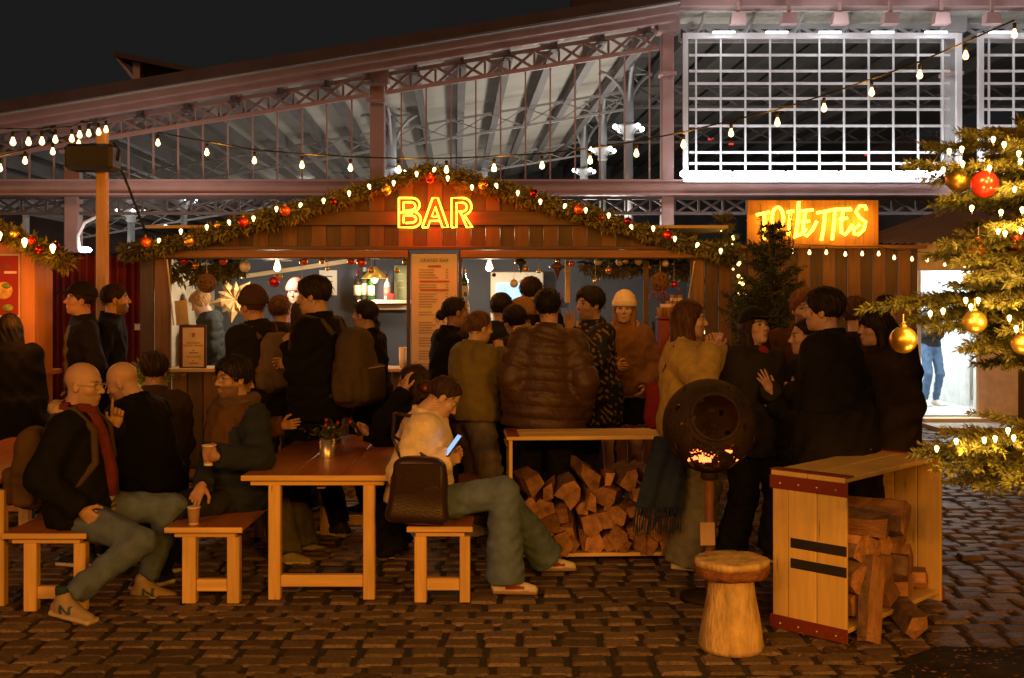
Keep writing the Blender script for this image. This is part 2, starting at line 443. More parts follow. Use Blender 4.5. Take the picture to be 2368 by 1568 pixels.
# inner cast-iron columns with fan brackets and globe lamps
GLOBE = M('globe_glow', (1, 1, 1), emit=(0.92, 0.95, 1.0), estr=9)
COOL = (1.0, 0.93, 0.82)
def inner_column(x, ylamp, ytop, dep, power, fan=True, scale=1.0, drop=None):
    base = np.array(P(x, ylamp, dep)); zl = base[2]; zt = P(x, ytop, dep)[2]; X, Y = base[0], base[1]; k = scale
    m = MB(); m.tube([(X, Y, 0), (X, Y, zl - .35 * k)], .17 * k, 12)
    m.lathe([(.17 * k, 0), (.24 * k, .08 * k), (.2 * k, .2 * k), (.42 * k, .5 * k), (.46 * k, .6 * k), (.2 * k, .65 * k)], (X, Y, zl - .35 * k), 12)
    m.tube([(X, Y, zl), (X, Y, zt)], .2 * k, 10)
    col = part(m, 'inner_column', IRON_W, hall, True)
    if fan:
        for s in (-1, 1):
            for (ddx, ddy) in ((s, 0), (0, s)):
                m = MB(); H_ = zt - zl
                pts = [(X + ddx * H_ * .55 * (1 - math.cos(t)), Y + ddy * H_ * .8 * (1 - math.cos(t)), zl + .5 * k + (H_ - .5 * k) * math.sin(t)) for t in np.linspace(0, 1.45, 8)]
                m.tube(pts, .075 * k, 6); m.tube([(X + ddx * .2 * k, Y + ddy * .2 * k, zt - .1), (X + ddx * H_ * .5, Y + ddy * H_ * .7, zt - .1)], .05 * k, 6)
                for q in (2, 4, 6): m.tube([pts[q], (X + ddx * .1, Y + ddy * .1, pts[q][2] + .35 * k)], .03 * k, 5)
                part(m, 'fan_bracket', IRON_W, col, True)
    for a in range(4):
        an = a * math.pi / 2 + .5; q = (X + .62 * k * math.cos(an), Y + .62 * k * math.sin(an), zl + .15 * k)
        part(MB().tube([(X, Y, zl - .1 * k), (q[0], q[1], q[2] - .12 * k)], .03 * k, 5), 'lamp_arm', IRON_W, col)
        part(MB().sphere(q, .10 * k, 10, 6), 'lamp_globe', GLOBE, col, True)
    if power: lamp('column_lamp', (X - 1.0, Y - 1.6 * k, 3.4), power * 2.2, COOL, .8, hall)
inner_column(1453, 305, 165, 43, 520)
inner_column(1393, 355, 225, 51, 420)
inner_column(1350, 402, 270, 59, 380)
inner_column(303, 497, 330, 52, 95)
inner_column(425, 470, 360, 60, 90, True, 1.0)
inner_column(905, 405, 262, 45, 110)
inner_column(690, 430, 300, 62, 130)
inner_column(1120, 430, 300, 66, 260)
inner_column(60, 470, 330, 58, 95)
# a curved arm lamp low on the left, and a lamp by the bar's end
m = MB(); m.tube([P(182, 578, 34), P(180, 545, 34), P(195, 515, 34), P(225, 500, 34)], .06, 6); part(m, 'lamp_arm', IRON_W, hall, True)
part(MB().sphere(P(197, 578, 34), (.2, .2, .1), 12, 6), 'lamp_globe', GLOBE, hall, True)
part(MB().sphere(P(383, 527, 34), (.14, .14, .09), 12, 6), 'lamp_globe', GLOBE, hall, True)
part(MB().sphere(P(1622, 540, 34), (.1, .1, .09), 12, 6), 'lamp_globe', GLOBE, hall, True)
for (x, y, pw) in ((197, 578, 130), (383, 527, 130), (1622, 540, 130)): lamp('front_lamp', P(x, y, 32.8), pw, (1.0, .74, .62), .3, hall)
# lit steel window frames standing before the front on the right
FRAMEW = M('frame_white', (0.75, 0.76, 0.78), rough=.45, var=.06)
def window(x0, x1, vx, name):
    w = part(MB().beam(HP(x0, 100, -1), HP(x1, 100, -1), .16, .16), 'window', FRAMEW, hall)
    for (a, b) in (((x0, 95), (x0, 428)), ((x1, 95), (x1, 428)), ((x0, 424), (x1, 424))):
        part(MB().beam(HP(*a, -1.02), HP(*b, -1.02), .16, .15), 'frame', FRAMEW, w)
    for x in vx: part(MB().beam(HP(x, 104, -.9), HP(x, 420, -.9), .05, .07), 'mullion', FRAMEW, w)
    for y in (140, 176, 204, 238, 263, 300, 360, 385): part(MB().beam(HP(x0 + 12, y, -.78), HP(x1 - 12, y, -.78), .05, .075), 'transom', FRAMEW, w)
    return w
window(1569, 2183, [1595 + 55.6 * i for i in range(11)], 'window')
window(2232, 2700, [2255 + 55.6 * i for i in range(8)], 'window')
TUBE = M('tube_glow', (1, 1, 1), emit=(0.93, 0.96, 1.0), estr=16)
for i in range(9):
    x = 1610 + i * 118 + (25 if i > 4 else 0)
    part(MB().box(HP(x, 413, -1.35), (1.58, .16, .17), b=.03), 'light_bar', TUBE, hall)
    lamp('light_bar_lamp', HP(x, 405, -1.8), 42, (0.9, 0.94, 1.0), .25, hall)
    part(MB().box(HP(x + 40, 98, -1.35), (.7, .1, .07), b=.02), 'light_bar', M('tube_glow_dim', (1, 1, 1), emit=(0.93, 0.96, 1.0), estr=2.5), hall)
    if i % 2 == 0: lamp('light_bar_lamp', HP(x + 40, 104, -2.2), 45, (0.9, 0.94, 1.0), .25, hall)
for i in range(7):                       # lantern housings under the cornice
    x = 1681 + i * 113; q = HP(x, 68, -1.5); m = MB()
    m.prism([q + np.array((-.2, 0, .17)), q + np.array((.2, 0, .17)), q + np.array((.25, 0, -.17)), q + np.array((-.25, 0, -.17))], (0, .35, 0))
    m.beam(q + np.array((0, .15, .17)), q + np.array((0, .15, .55)), .1, .1)
    part(m, 'floodlight_housing', IRON, hall)
for (x, y, w, c_) in ((1832, 183, 12, 'r'), (1800, 205, 6, 'r'), (1643, 322, 14, 'r'), (1690, 333, 12, 'r'), (1895, 395, 6, 'r'), (2002, 358, 6, 'r'), (1720, 250, 4, 'r'), (1775, 490, 10, 'r'), (2055, 207, 20, 'b'), (1728, 510, 5, 'r')):
    q = P(x, y, 60)
    part(MB().box(q, (w * .02, .1, .09)), 'far_light', M('red_glow', (.5, 0, 0), emit=(1, .04, .02), estr=1.6) if c_ == 'r' else M('blue_glow', (.1, 0, .5), emit=(.15, .05, 1), estr=.5), hall)
# raised ridge lantern on the roof
m = MB(); a = P(262, 118, 44); b = P(640, 196, 44); c_ = P(640, 208, 44); d_ = P(262, 130, 44)
m.prism([a, b, c_, d_], (0, 14, 0)); lr = part(m, 'ridge_roof', ROOFM, hall)
for x, yt, yb in ((318, 142, 212), (430, 166, 190)): part(MB().beam(P(x, yt - 2, 44.6), P(x, yb + 30, 44.6), .28, .3), 'post', IRON, lr)
part(MB().beam(P(272, 133, 44.6), P(316, 190, 44.6), .2, .12), 'strut', IRON, lr)
part(MB().prism([P(330, 148, 45), P(520, 186, 45), P(330, 225, 45)], (0, .1, 0)), 'louvre_panel', M('louvre', (.06, .05, .045), rough=.8), lr)
part(MB().prism([P(1325, -20, 42), P(1420, -20, 42), P(1400, 20, 42), P(1320, 30, 42)], (0, 5, 0)), 'ridge_roof', ROOFM, hall)
# ------------------------------------------------------------------ fir foliage and bulbs shared by the decorations
NEEDLE = M('fir_needles', (0.125, 0.115, 0.022), rough=.55, var=.5, scale=9, spec=.3)
NEEDLE_D = M('fir_needles_dark', (0.035, 0.05, 0.018), rough=.6, var=.45, scale=9, spec=.3)
TWIG = M('twig_bark', (0.08, 0.05, 0.03), rough=.8)
BULBG = M('bulb_glow', (1, .8, .5), emit=(1.0, 0.70, 0.28), estr=4.0)
BULBW = M('bulb_glow_small', (1, .8, .5), emit=(1.0, 0.68, 0.22), estr=4)
BLACK = M('black_plastic', (0.012, 0.012, 0.012), rough=.5, var=.1)
bulb_me = MB().lathe([(.004, .035), (.011, .03), (.014, .018), (.024, -.008), (.027, -.022), (.022, -.038), (.01, -.048), (.0005, -.05)], n=10).mesh('bulb', BULBG, True)
sock_me = MB().lathe([(.004, .085), (.016, .08), (.017, .035), (.012, .03)], n=8).mesh('socket', BLACK, True)
def bauble_mesh(nm, col, rough=.22, metal=.85, shape=None):
    m = MB(); prof = [(max(1e-5, math.sin(math.pi * i / 12)), -math.cos(math.pi * i / 12)) for i in range(13)]
    if shape == 'drop': prof = [(1e-5, -1.5), (.25, -1.1), (.6, -.4), (.75, .1), (.6, .6), (.3, .9), (.15, 1.0), (1e-5, 1.02)]
    if shape == 'disc': prof = [(q * 1.0, z * .8) for q, z in prof]
    m.lathe(prof, n=20); return m.mesh(nm, M('bauble_' + nm, col, rough=rough, metal=metal, var=.12, scale=2.5), True)
cap_me = MB().lathe([(.26, .94), (.26, 1.1), (.1, 1.16), (.09, 1.16)], n=10).tube([(0, 0, 1.15), (.1, 0, 1.25), (0, 0, 1.35), (-.1, 0, 1.25), (0, 0, 1.15)], .03, 5).mesh('cap', M('cap_gold', (.7, .5, .2), rough=.3, metal=.9), True)
BA = {k: bauble_mesh(k, *a) for k, a in dict(red=((.45, .025, .012), .25, .55), orange=((.75, .13, .03), .3, .6), gold=((.80, .46, .08), .32, .9),
      darkred=((.2, .01, .01), .18, .7), white=((.6, .5, .4), .5, .1), amber=((.85, .33, .05), .25, .8)).items()}
def bauble(kind, c, r, label, group, string=0.0):
    o = thing('bauble', label, 'bauble', Vector(c) - Vector((0, 0, r)), group)
    inst(BA[kind], 'ball', c, o, (random.uniform(-.1, .1), random.uniform(-.1, .1), random.uniform(0, 6)), r)
    inst(cap_me, 'cap', c, o, None, r)
    if string: part(MB().tube([Vector(c) + Vector((0, 0, r * 1.3)), Vector(c) + Vector((0, 0, r * 1.3 + string))], .0022, 4), 'string', M('twine', (.5, .4, .25), rough=.8), o)
    return o
def garland(pts, label, rad, dens, seed, mat=NEEDLE, parent=None, blade=(.085, .010), name='garland'):
    pts = [np.array(p, float) for p in pts]; seg = [np.linalg.norm(pts[i + 1] - pts[i]) for i in range(len(pts) - 1)]; L = sum(seg)
    g = np.random.default_rng(seed); n = int(L * dens); c = []; d = []
    cl = g.random(max(4, int(L * 9))) * L; clr = g.uniform(.65, 1.25, len(cl))
    for i in range(n):
        t = g.random() * L; k = 0; t2 = t
        while k < len(seg) - 1 and t2 > seg[k]: t2 -= seg[k]; k += 1
        u = (pts[k + 1] - pts[k]) / seg[k]; p = pts[k] + u * t2
        a = g.random() * 2 * math.pi; s = np.cross(u, (0, 1, 0)); s /= np.linalg.norm(s); w = np.cross(u, s)
        lump = clr[np.argmin(np.abs(cl - t))]
        r = rad * lump * g.random() ** .6; o = s * math.cos(a) + w * math.sin(a)
        c.append(p + o * r * .75); d.append(o * .7 + u * g.normal(0, .7) + np.array((0, 0, -.25)))
    V_, F_ = blades(n, c, d, blade[0], blade[1], .35, .1, seed)
    o = thing(name, label, 'garland', tuple(pts[0]))
    part(MB().tube(pts, .012, 5), 'core_wire', TWIG, o)
    part(MB().add(V_, F_), 'needles', mat, o)
    return o

# ------------------------------------------------------------------ the bar stall
YB = 11.0
def B(x, y, d=0.0): return np.array(P(x, y, YB + d))
bar = thing('bar_stall', 'wide brown timber market stall with a low gable and glowing BAR sign', 'market stall', (-.8, YB, 0))
WB = wood('stall_brown', (0.165, 0.082, 0.030), 'z', rand=.2); WBD = wood('stall_dark', (0.085, 0.052, 0.024), 'z', rand=.15)
WBX = wood('stall_brown', (0.20, 0.095, 0.038), 'x'); WBXD = wood('stall_dark', (0.07, 0.038, 0.02), 'x')
def gable_y(x):
    xs = [280, 430, 560, 700, 860, 995, 1140, 1280, 1400, 1560, 1700]; ys = [590, 560, 523, 487, 437, 397, 437, 477, 512, 560, 596]
    return float(np.interp(x, xs, ys))
x = 352; i = 0
while x < 1640:
    w = 33.5; a, b = x, min(x + w, 1642); ya, yb = gable_y(a) + 6, gable_y(b) + 6; ym = gable_y((a + b) / 2) + 6
    pr = .012 if i % 2 else 0
    if min(ya, yb) < 572:
        poly = [B(a + .4, 578, -pr), B(b - .4, 578, -pr), B(b - .4, min(yb, 577), -pr)] + ([B((a + b) / 2, ym, -pr)] if abs((a + b) / 2 - 995) < 18 else []) + [B(a + .4, min(ya, 577), -pr)]
        part(MB().prism(poly, (0, .03, 0)), 'gable_plank', wood('gable_brown', (.105, .050, .017), 'z', rand=.15) if i % 2 else wood('gable_dark', (.052, .030, .013), 'z', rand=.15), bar)
    x += w; i += 1
# horizontal rail across the gable and the upper gable boards
part(MB().box((B(995, 505, -.03)), (2.95, .025, .14), b=.006), 'gable_rail', WBXD, bar)
# barge boards and roof
for (xa, xb) in ((285, 997), (993, 1705)):
    ya, yb = gable_y(xa), gable_y(xb)
    pts = [285, 430, 560, 700, 860, 995] if xa < 990 else [995, 1140, 1280, 1400, 1560, 1705]
    m = MB(); 
    for q in range(5): m.beam(B(pts[q], gable_y(pts[q]) + 4, -.08), B(pts[q + 1], gable_y(pts[q + 1]) + 4, -.08), .03, .13)
    part(m, 'barge_board', WBXD, bar)
    m = MB()
    for q in range(5):
        m.prism([B(pts[q], gable_y(pts[q]) - 4, -.2), B(pts[q + 1], gable_y(pts[q + 1]) - 4, -.2), B(pts[q + 1], gable_y(pts[q + 1]) + 3, -.2), B(pts[q], gable_y(pts[q]) + 3, -.2)], (0, 2.9, 0))
    part(m, 'roof', M('roof_felt', (.03, .025, .022), rough=.9), bar)
# beam above the openings, serving flap rails
part(MB().box(B(996, 574, -.035), (5.5, .10, .035), b=.005), 'cornice_board', WBXD, bar)
for (a, b) in ((352, 942), (1066, 1648)):
    part(MB().box(B((a + b) / 2, 588, -.05), ((b - a) * YB / FPX, .07, .075), b=.008), 'eave_beam', WBX, bar)
    part(MB().box(B((a + b) / 2, 596.5, .02), ((b - a) * YB / FPX - .02, .2, .02), b=.004), 'lintel', WBXD, bar)
# posts and wall planks
zt = B(0, 578)[2]
def vplank(xa, xb, ytop, mat, name='wall_plank', d=0.0, zb=0.0):
    a = B(xa, ytop); b = B(xb, ytop); h = a[2] - zb
    part(MB().box(((a[0] + b[0]) / 2, YB + d, zb + h / 2), (b[0] - a[0] - .006, .035, h), b=.005), name, mat, bar)
for (a, b) in ((324, 357), (358, 393)): vplank(a, b, 580, WBD if a == 324 else WB)
for (a, b) in ((1598, 1628), (1629, 1660), (1661, 1692)): vplank(a, b, 580, WBD if a == 1629 else WB)
for (a, b) in ((940, 949), (1060, 1069)): vplank(a, b, 580, WBXD, 'door_post', -.03)
vplank(949.5, 1059.5, 586, WB, 'centre_board', .02)
vplank(393.5, 398, 598, WB, 'jamb', -.02); vplank(1594, 1598, 598, WB, 'jamb', -.02)
x = 398
while x < 1596:
    b = min(x + 36, 1596)
    if not (930 < x < 1062): vplank(x, b, 856, WB if int(x / 36) % 2 else WBD, 'counter_plank')
    x = b + .3
for (a, b) in ((396, 940), (1068, 1596)):
    q = B((a + b) / 2, 853, .12); part(MB().box(q, ((b - a) * YB / FPX, .5, .035), b=.006), 'counter_top', wood('counter', (.5, .36, .2), 'x'), bar)
part(MB().box((-.8, YB - .3, .03), (5.3, .4, .05), b=.01), 'step', WBX, bar)
# inner walls
INW = M('bar_wall_paint', (0.075, 0.082, 0.105), rough=.7, var=.1, scale=2)
xl, xr = B(330, 0)[0], B(1688, 0)[0]
part(MB().box(((xl + xr) / 2, YB + 2.5, 1.25), (xr - xl, .05, 2.5)), 'back_wall', INW, bar)
part(MB().box((xl + .03, YB + 1.27, 1.06), (.04, 2.4, 2.12)), 'side_wall', M('side_wall_cream', (.5, .42, .3), rough=.7), bar)
part(MB().box((xr - .03, YB + 1.27, 1.06), (.04, 2.4, 2.12)), 'side_wall', INW, bar)
part(MB().box(((xl + xr) / 2, YB + 1.3, 2.42), (xr - xl, 2.4, .03)), 'ceiling', wood('counter', (.5, .36, .2), 'x'), bar)
part(MB().box(((xl + xr) / 2, YB + 1.3, .06), (xr - xl, 2.4, .04)), 'floor', WBXD, bar)
for (x0, y0, d0, x1, y1, d1) in ((560, 640, 2.3, 830, 600, 2.2), (1312, 600, .6, 1312, 700, .6), (1493, 598, .15, 1493, 850, .15)):
    part(MB().beam(B(x0, y0, d0 - 0), B(x1, y1, d1), .05, .05), 'rafter', wood('counter', (.5, .36, .2), 'x') if x0 != 1493 else WBXD, bar)
for (p0, p1) in ((B(386, 600, -.06), B(402, 752, -.02)), (B(1606, 604, -.05), B(1592, 690, -.02))):
    part(MB().tube([p0, p1], .009, 6), 'flap_strut', M('galv', (.5, .5, .5), rough=.4, metal=.7), bar)
# lights in the bar
def pendant(x, y, d, power, label, shade):
    q = B(x, y, d); o = thing('pendant_lamp', label, 'lamp', tuple(q))
    part(MB().tube([q + np.array((0, 0, .05)), (q[0], q[1], 2.4)], .006, 5), 'cable', BLACK, o)
    inst(bulb_me, 'bulb', q, o, None, 1.5)
    if shade == 'yellow': part(MB().lathe([(.02, .12), (.04, .1), (.16, -.02), (.155, -.022), (.035, .095)], q, 16), 'lamp_shade', M('shade_brass', (.75, .45, .08), rough=.4, metal=.3), o, True)
    if shade == 'plate': part(MB().lathe([(.02, .07), (.16, .045), (.165, .04), (.03, .06)], q, 16), 'lamp_shade', M('shade_white', (.8, .78, .7), rough=.4), o, True)
    lamp('pendant_light', q + np.array((0, -.12, -.1)), power, (1.0, .83, .60), .05, o)
pendant(641, 612, 1.2, 46, 'bright bulb under a white plate shade over the bartender', 'plate')
pendant(866, 640, 2.1, 15, 'pendant lamp with small brass shade above the bottle shelf', 'yellow')
pendant(1131, 612, 1.3, 38, 'bare hanging bulb near the white cabinet in the bar', None)
lamp('bar_back_light', B(1440, 610, 1.0), 16, (1.0, .86, .68), .08, bar)
# menu board between the openings
mb_ = thing('menu_board', 'tall pale price list board between the two bar openings', 'sign', tuple(B(1004, 880, -.06)))
PAPER = M('menu_paper', (.62, .50, .38), rough=.75, var=.05)
part(MB().box((B(1004, 735, -.02)), (.45, .015, 1.25), b=.003), 'panel', PAPER, mb_)
INK = M('ink', (.2, .13, .08), rough=.8); INKR = M('ink_red', (.38, .12, .06), rough=.8)
def text(s, c, size, mat, parent, name='lettering', align='CENTER', rot=(R(90), 0, 0), ext=.0008, font_scale_x=1.0):
    cu = bpy.data.curves.new(name, 'FONT'); cu.body = s; cu.size = size; cu.align_x = align; cu.extrude = ext
    o = bpy.data.objects.new(name, cu); COL.objects.link(o)
    dg = bpy.context.evaluated_depsgraph_get(); me = bpy.data.meshes.new_from_object(o.evaluated_get(dg)); me.name = name
    bpy.data.objects.remove(o); bpy.data.curves.remove(cu)
    me.materials.clear(); me.materials.append(mat)
    me.transform(Matrix.Translation(Vector(c)) @ Euler(rot).to_matrix().to_4x4() @ Matrix.Diagonal((font_scale_x, 1, 1, 1)))
    return part(me, name, mat, parent)
yf = -.031
text('GRAND BAR', B(1004, 606, yf), .05, INK, mb_); 
for (yy, w) in ((616, .13), (651, .29), (671, .28)): part(MB().box(B(1004, yy, -.0305), (w, .001, .020)), 'printed_heading', INKR, mb_)
for (y0, n) in ((624, 4), (659, 2), (680, 4), (704, 2), (722, 2), (746, 5), (782, 4), (812, 4), (842, 3)):
    for k in range(n):
        yy = y0 + k * 6.0; w = random.uniform(.12, .2)
        for (a, b) in ((968, 968 + w * FPX / YB), (1030, 1036)):
            A = B(a, yy, -.0305); C = B(b, yy, -.0305)
            part(MB().box((A + C) / 2, (C[0] - A[0], .001, .011)), 'printed_line', M('ink_pale', (.36, .26, .18), rough=.8), mb_)
# small framed sign on the counter
fs = thing('counter_sign', 'dark framed vin chaud price card standing on the counter', 'sign', tuple(B(446, 850, -.1)))
part(MB().box(B(446, 801, -.1), (.262, .03, .42), b=.005), 'frame', M('frame_oxblood', (.07, .02, .015), rough=.5), fs)
part(MB().box(B(447, 803, -.117), (.205, .006, .38)), 'card', M('card_cream', (.66, .5, .33), rough=.8), fs)
text('VIN CHAUD\nROUGE - BLANC', B(447, 795, -.121), .026, INK, fs); text('VIN CHAUD', B(447, 827, -.121), .026, INK, fs)
for (yy, w) in ((810, .02), (816, .09), (834, .02), (840, .09)): part(MB().box(B(447, yy, -.1205), (w, .001, .012)), 'printed_line', INKR, fs)
m = MB(); q = B(447, 775, -.121); m.lathe([(.012, 0), (.02, .04)], q - np.array((0, 0, .02)), 8, sy=.05); part(m, 'cup_mark', INKR, fs)

# neon BAR sign
NEON = M('neon_yellow', (1, .6, .1), emit=(1.0, .56, .03), estr=5.5)
ns = thing('neon_sign', 'yellow and red neon letters reading BAR on the gable', 'sign', tuple(B(1006, 526, -.05)))
def smooth(pts, n=6):
    return pts
def strokes(lst, plane, r, mat, parent, name):
    m = MB()
    for s in lst: m.tube([plane(*p) for p in s], r, 6)
    return part(m, name, mat, parent, True)
def arc(cx, cy, rx, ry_, a0, a1, n=9): return [(cx + rx * math.cos(R(a)), cy + ry_ * math.sin(R(a))) for a in np.linspace(a0, a1, n)]
pl = lambda x, y: B(x, y, -.055)
strokes([[(922, 458)] + arc(953, 474, 17, 16, -90, 75) + arc(954, 508, 19, 18, -70, 90) + [(922, 526), (922, 458)],
         [(933, 488), (933, 468)] + arc(951, 477, 9, 9, -90, 90) + [(938, 487)], [(922, 491), (955, 491)],
         [(933, 516), (933, 499)] + arc(952, 507, 10, 8, -90, 90) + [(938, 516)]], pl, .0105, NEON, ns, 'letter')
strokes([[(976, 526), (1000, 458), (1012, 458), (1036, 526), (1023, 526), (1006, 478), (998, 501), (1014, 501)],
         [(976, 526), (989, 526), (994, 511), (1018, 511)]], pl, .0105, NEON, ns, 'letter')
strokes([[(1044, 526), (1044, 458)] + arc(1070, 478, 20, 20, -90, 80) + [(1092, 526), (1079, 526), (1064, 490)],
         [(1044, 526), (1055, 526), (1055, 469)] + arc(1069, 479, 10, 10, -90, 90) + [(1060, 489)]], pl, .0105, NEON, ns, 'letter')
for xx in (948, 1006, 1068):
    lamp('neon_glow', B(xx, 492, -.17), 12.0, (1.0, .055, .008), .06, ns)
# garland along the gable, its bulbs and baubles
gpts = [B(x, gable_y(x) - 4 if x not in (280,) else 588, -.14) for x in (282, 352, 430, 560, 700, 860, 940, 995, 1060, 1140, 1280, 1400, 1560, 1640, 1700)]
gl = garland(gpts, 'fir garland with lit bulbs along the gable of the bar stall', .092, 1500, 11, blade=(.07, .009))
GB = [(367, 558), (418, 537), (478, 527), (530, 516), (586, 507), (639, 485), (694, 476), (748, 466), (807, 449), (854, 433), (910, 425), (963, 404), (1003, 394), (1035, 414), (1091, 435),
      (1148, 431), (1197, 448), (1249, 468), (1305, 478), (1354, 488), (1407, 500), (1460, 526), (1510, 530), (1560, 554), (1611, 568), (1666, 582)]
for i, (x, y) in enumerate(GB):
    q = B(x, y, -.27); inst(bulb_me, 'bulb', q, gl, (R(180) if i % 3 else R(150), 0, i), .66); inst(sock_me, 'socket', q, gl, (R(180) if i % 3 else R(150), 0, i), .8)
    if i % 2 == 0: lamp('garland_light', q + np.array((0, -.12, -.03)), 1.2, WARM, .03, gl)
for (k, x, y, r, lb) in (('orange', 336, 560, .052, 'at the far left end'), ('gold', 437, 559, .05, 'near its left end'), ('gold', 502, 521, .028, 'between two bulbs, small'),
        ('red', 562, 514, .05, 'left of the neon sign'), ('orange', 659, 488, .05, 'halfway up the left slope'), ('darkred', 771, 467, .03, 'small and dark, high on the left slope'),
        ('gold', 893, 440, .048, 'just left of the neon letters'), ('red', 994, 413, .046, 'hanging at the peak'), ('amber', 1117, 427, .048, 'just right of the neon letters'), ('darkred', 1234, 447, .042, 'dark, high on the right slope'),
        ('orange', 1338, 484, .046, 'halfway down the right slope'), ('darkred', 1452, 512, .04, 'dark, low on the right slope'), ('red', 1544, 544, .046, 'near the right end'), ('darkred', 1390, 503, .024, 'tiny and dark, right of the orange one')):
    kn = {'darkred': 'dark red', 'amber': 'amber'}.get(k, k)
    bauble(k, B(x, y, -.3), r, f'{kn} bauble on the bar garland {lb}', 'baubles on the bar garland')
# inner greenery and hanging ornaments of the bar
garland([B(402, 612, .35), B(440, 632, .35), B(500, 630, .35), B(562, 612, .35)], 'short fir garland inside the left opening of the bar', .16, 2200, 12)
garland([B(1345, 606, .5), B(1400, 618, .5), B(1470, 612, .5), B(1540, 610, .5), B(1592, 630, .5)], 'fir garland inside the right opening of the bar', .12, 1500, 13)
ORN = [(425, 604, .045, 'red'), (452, 614, .038, 'amber'), (516, 603, .045, 'orange'), (566, 617, .055, 'white'), (634, 652, .055, 'red'), (702, 604, .045, 'orange'), (648, 640, .026, 'gold'), (745, 604, .028, 'gold'),
       (812, 604, .042, 'orange'), (835, 607, .05, 'orange'), (858, 625, .032, 'gold'), (918, 626, .026, 'gold'), (937, 605, .03, 'gold'), (757, 622, .02, 'gold'),
       (1196, 605, .034, 'orange'), (1215, 622, .03, 'amber'), (1188, 656, .042, 'white'), (1245, 628, .02, 'gold'), (1290, 604, .024, 'gold'), (1322, 610, .03, 'orange'), (1383, 605, .04, 'white'), (1376, 650, .026, 'gold'),
       (1407, 625, .032, 'amber'), (1432, 606, .04, 'white'), (1448, 604, .028, 'gold'), (1476, 604, .04, 'white'), (1500, 618, .026, 'gold'), (1538, 609, .036, 'white'), (1142, 636, .02, 'darkred'), (1558, 658, .036, 'red')]
nm2 = {'darkred': 'dark red', 'white': 'cream', 'amber': 'amber'}
_order = {}
for i, (x, y, r, k) in enumerate(ORN):
    side = 'left' if x < 945 else 'right'
    _order.setdefault((k, side), 0); _order[(k, side)] += 1
    nth = ('first', 'second', 'third', 'fourth', 'fifth', 'sixth', 'seventh')[_order[(k, side)] - 1]
    bauble(k, B(x, y, .06 + .05 * (i % 3)), r, f'{nm2.get(k, k)} ornament, {nth} of its colour from the left in the {side} bar opening', 'ornaments hanging in the bar openings', max(.01, B(x, 596)[2] - B(x, y)[2] - r))
for (x, y, lb) in ((478, 655, 'brown wicker ball hanging above the blond bartender'), (1526, 652, 'brown wicker ball hanging by the right end of the bar')):
    q = B(x, y, .1); o = thing('wicker_ball', lb, 'ornament', tuple(q)); m = MB()
    for k in range(26):
        a = rng.normal(0, 1, 3); a /= np.linalg.norm(a); b_ = np.cross(a, rng.normal(0, 1, 3)); b_ /= np.linalg.norm(b_); c_ = np.cross(a, b_)
        m.tube([q + .092 * (b_ * math.cos(t) + c_ * math.sin(t)) for t in np.linspace(0, 2 * math.pi, 15)], .006, 4)
    part(m, 'wicker', M('wicker', (.16, .08, .03), rough=.8), o); part(MB().sphere(q, .085, 12, 8), 'core', M('wicker_core', (.07, .035, .015), rough=.9), o, True)
    part(MB().tube([q + np.array((0, 0, .09)), (q[0], q[1], B(0, 597)[2])], .004, 4), 'string', MATS['twine'], o)
# spinning-top ornament, dark heart and paper star
for (x, y, k, lb, cl) in ((1288, 622, 1.0, 'brown spinning top ornament hanging in the right opening', (.1, .04, .02)), (1204, 611, .8, 'dark green onion ornament hanging beside the bare bulb', (.03, .05, .02)), (698, 655, .6, 'black star ornament hanging before the pink hat', (.01, .01, .01))):
    q = B(x, y, .08); o = thing('ornament', lb, 'ornament', tuple(q)); c_ = M('orn_' + lb.split()[0] + lb.split()[1], cl, rough=.4)
    part(MB().lathe([(1e-4, -.12 * k), (.012 * k, -.08 * k), (.03 * k, -.02 * k), (.05 * k, 0), (.085 * k, .02 * k), (.05 * k, .045 * k), (.03 * k, .06 * k), (.01 * k, .07 * k)], q, 14), 'body', c_, o, True)
    part(MB().tube([q + np.array((0, 0, .07 * k)), (q[0], q[1], B(0, 596)[2])], .003, 4), 'string', MATS['twine'], o)
q = B(541, 692, 1.5); o = thing('paper_star', 'straw coloured folded paper star behind the bartender', 'ornament', tuple(q)); m = MB()
for k in range(10):
    a = k * math.pi / 5 + .2; L_ = .27 if k % 2 else .2; d_ = np.array((math.cos(a), 0, math.sin(a))); e = np.array((-math.sin(a), 0, math.cos(a)))
    m.add([q + (0, 0.03, 0), q + d_ * L_ * .55 + e * .055, q + d_ * L_, q + d_ * L_ * .55 - e * .055, q + d_ * L_ * .5 + np.array((0, -.05, 0))], [[0, 4, 1], [1, 4, 2], [2, 4, 3], [3, 4, 0]])
part(m, 'folds', M('straw', (.72, .48, .2), rough=.7), o)
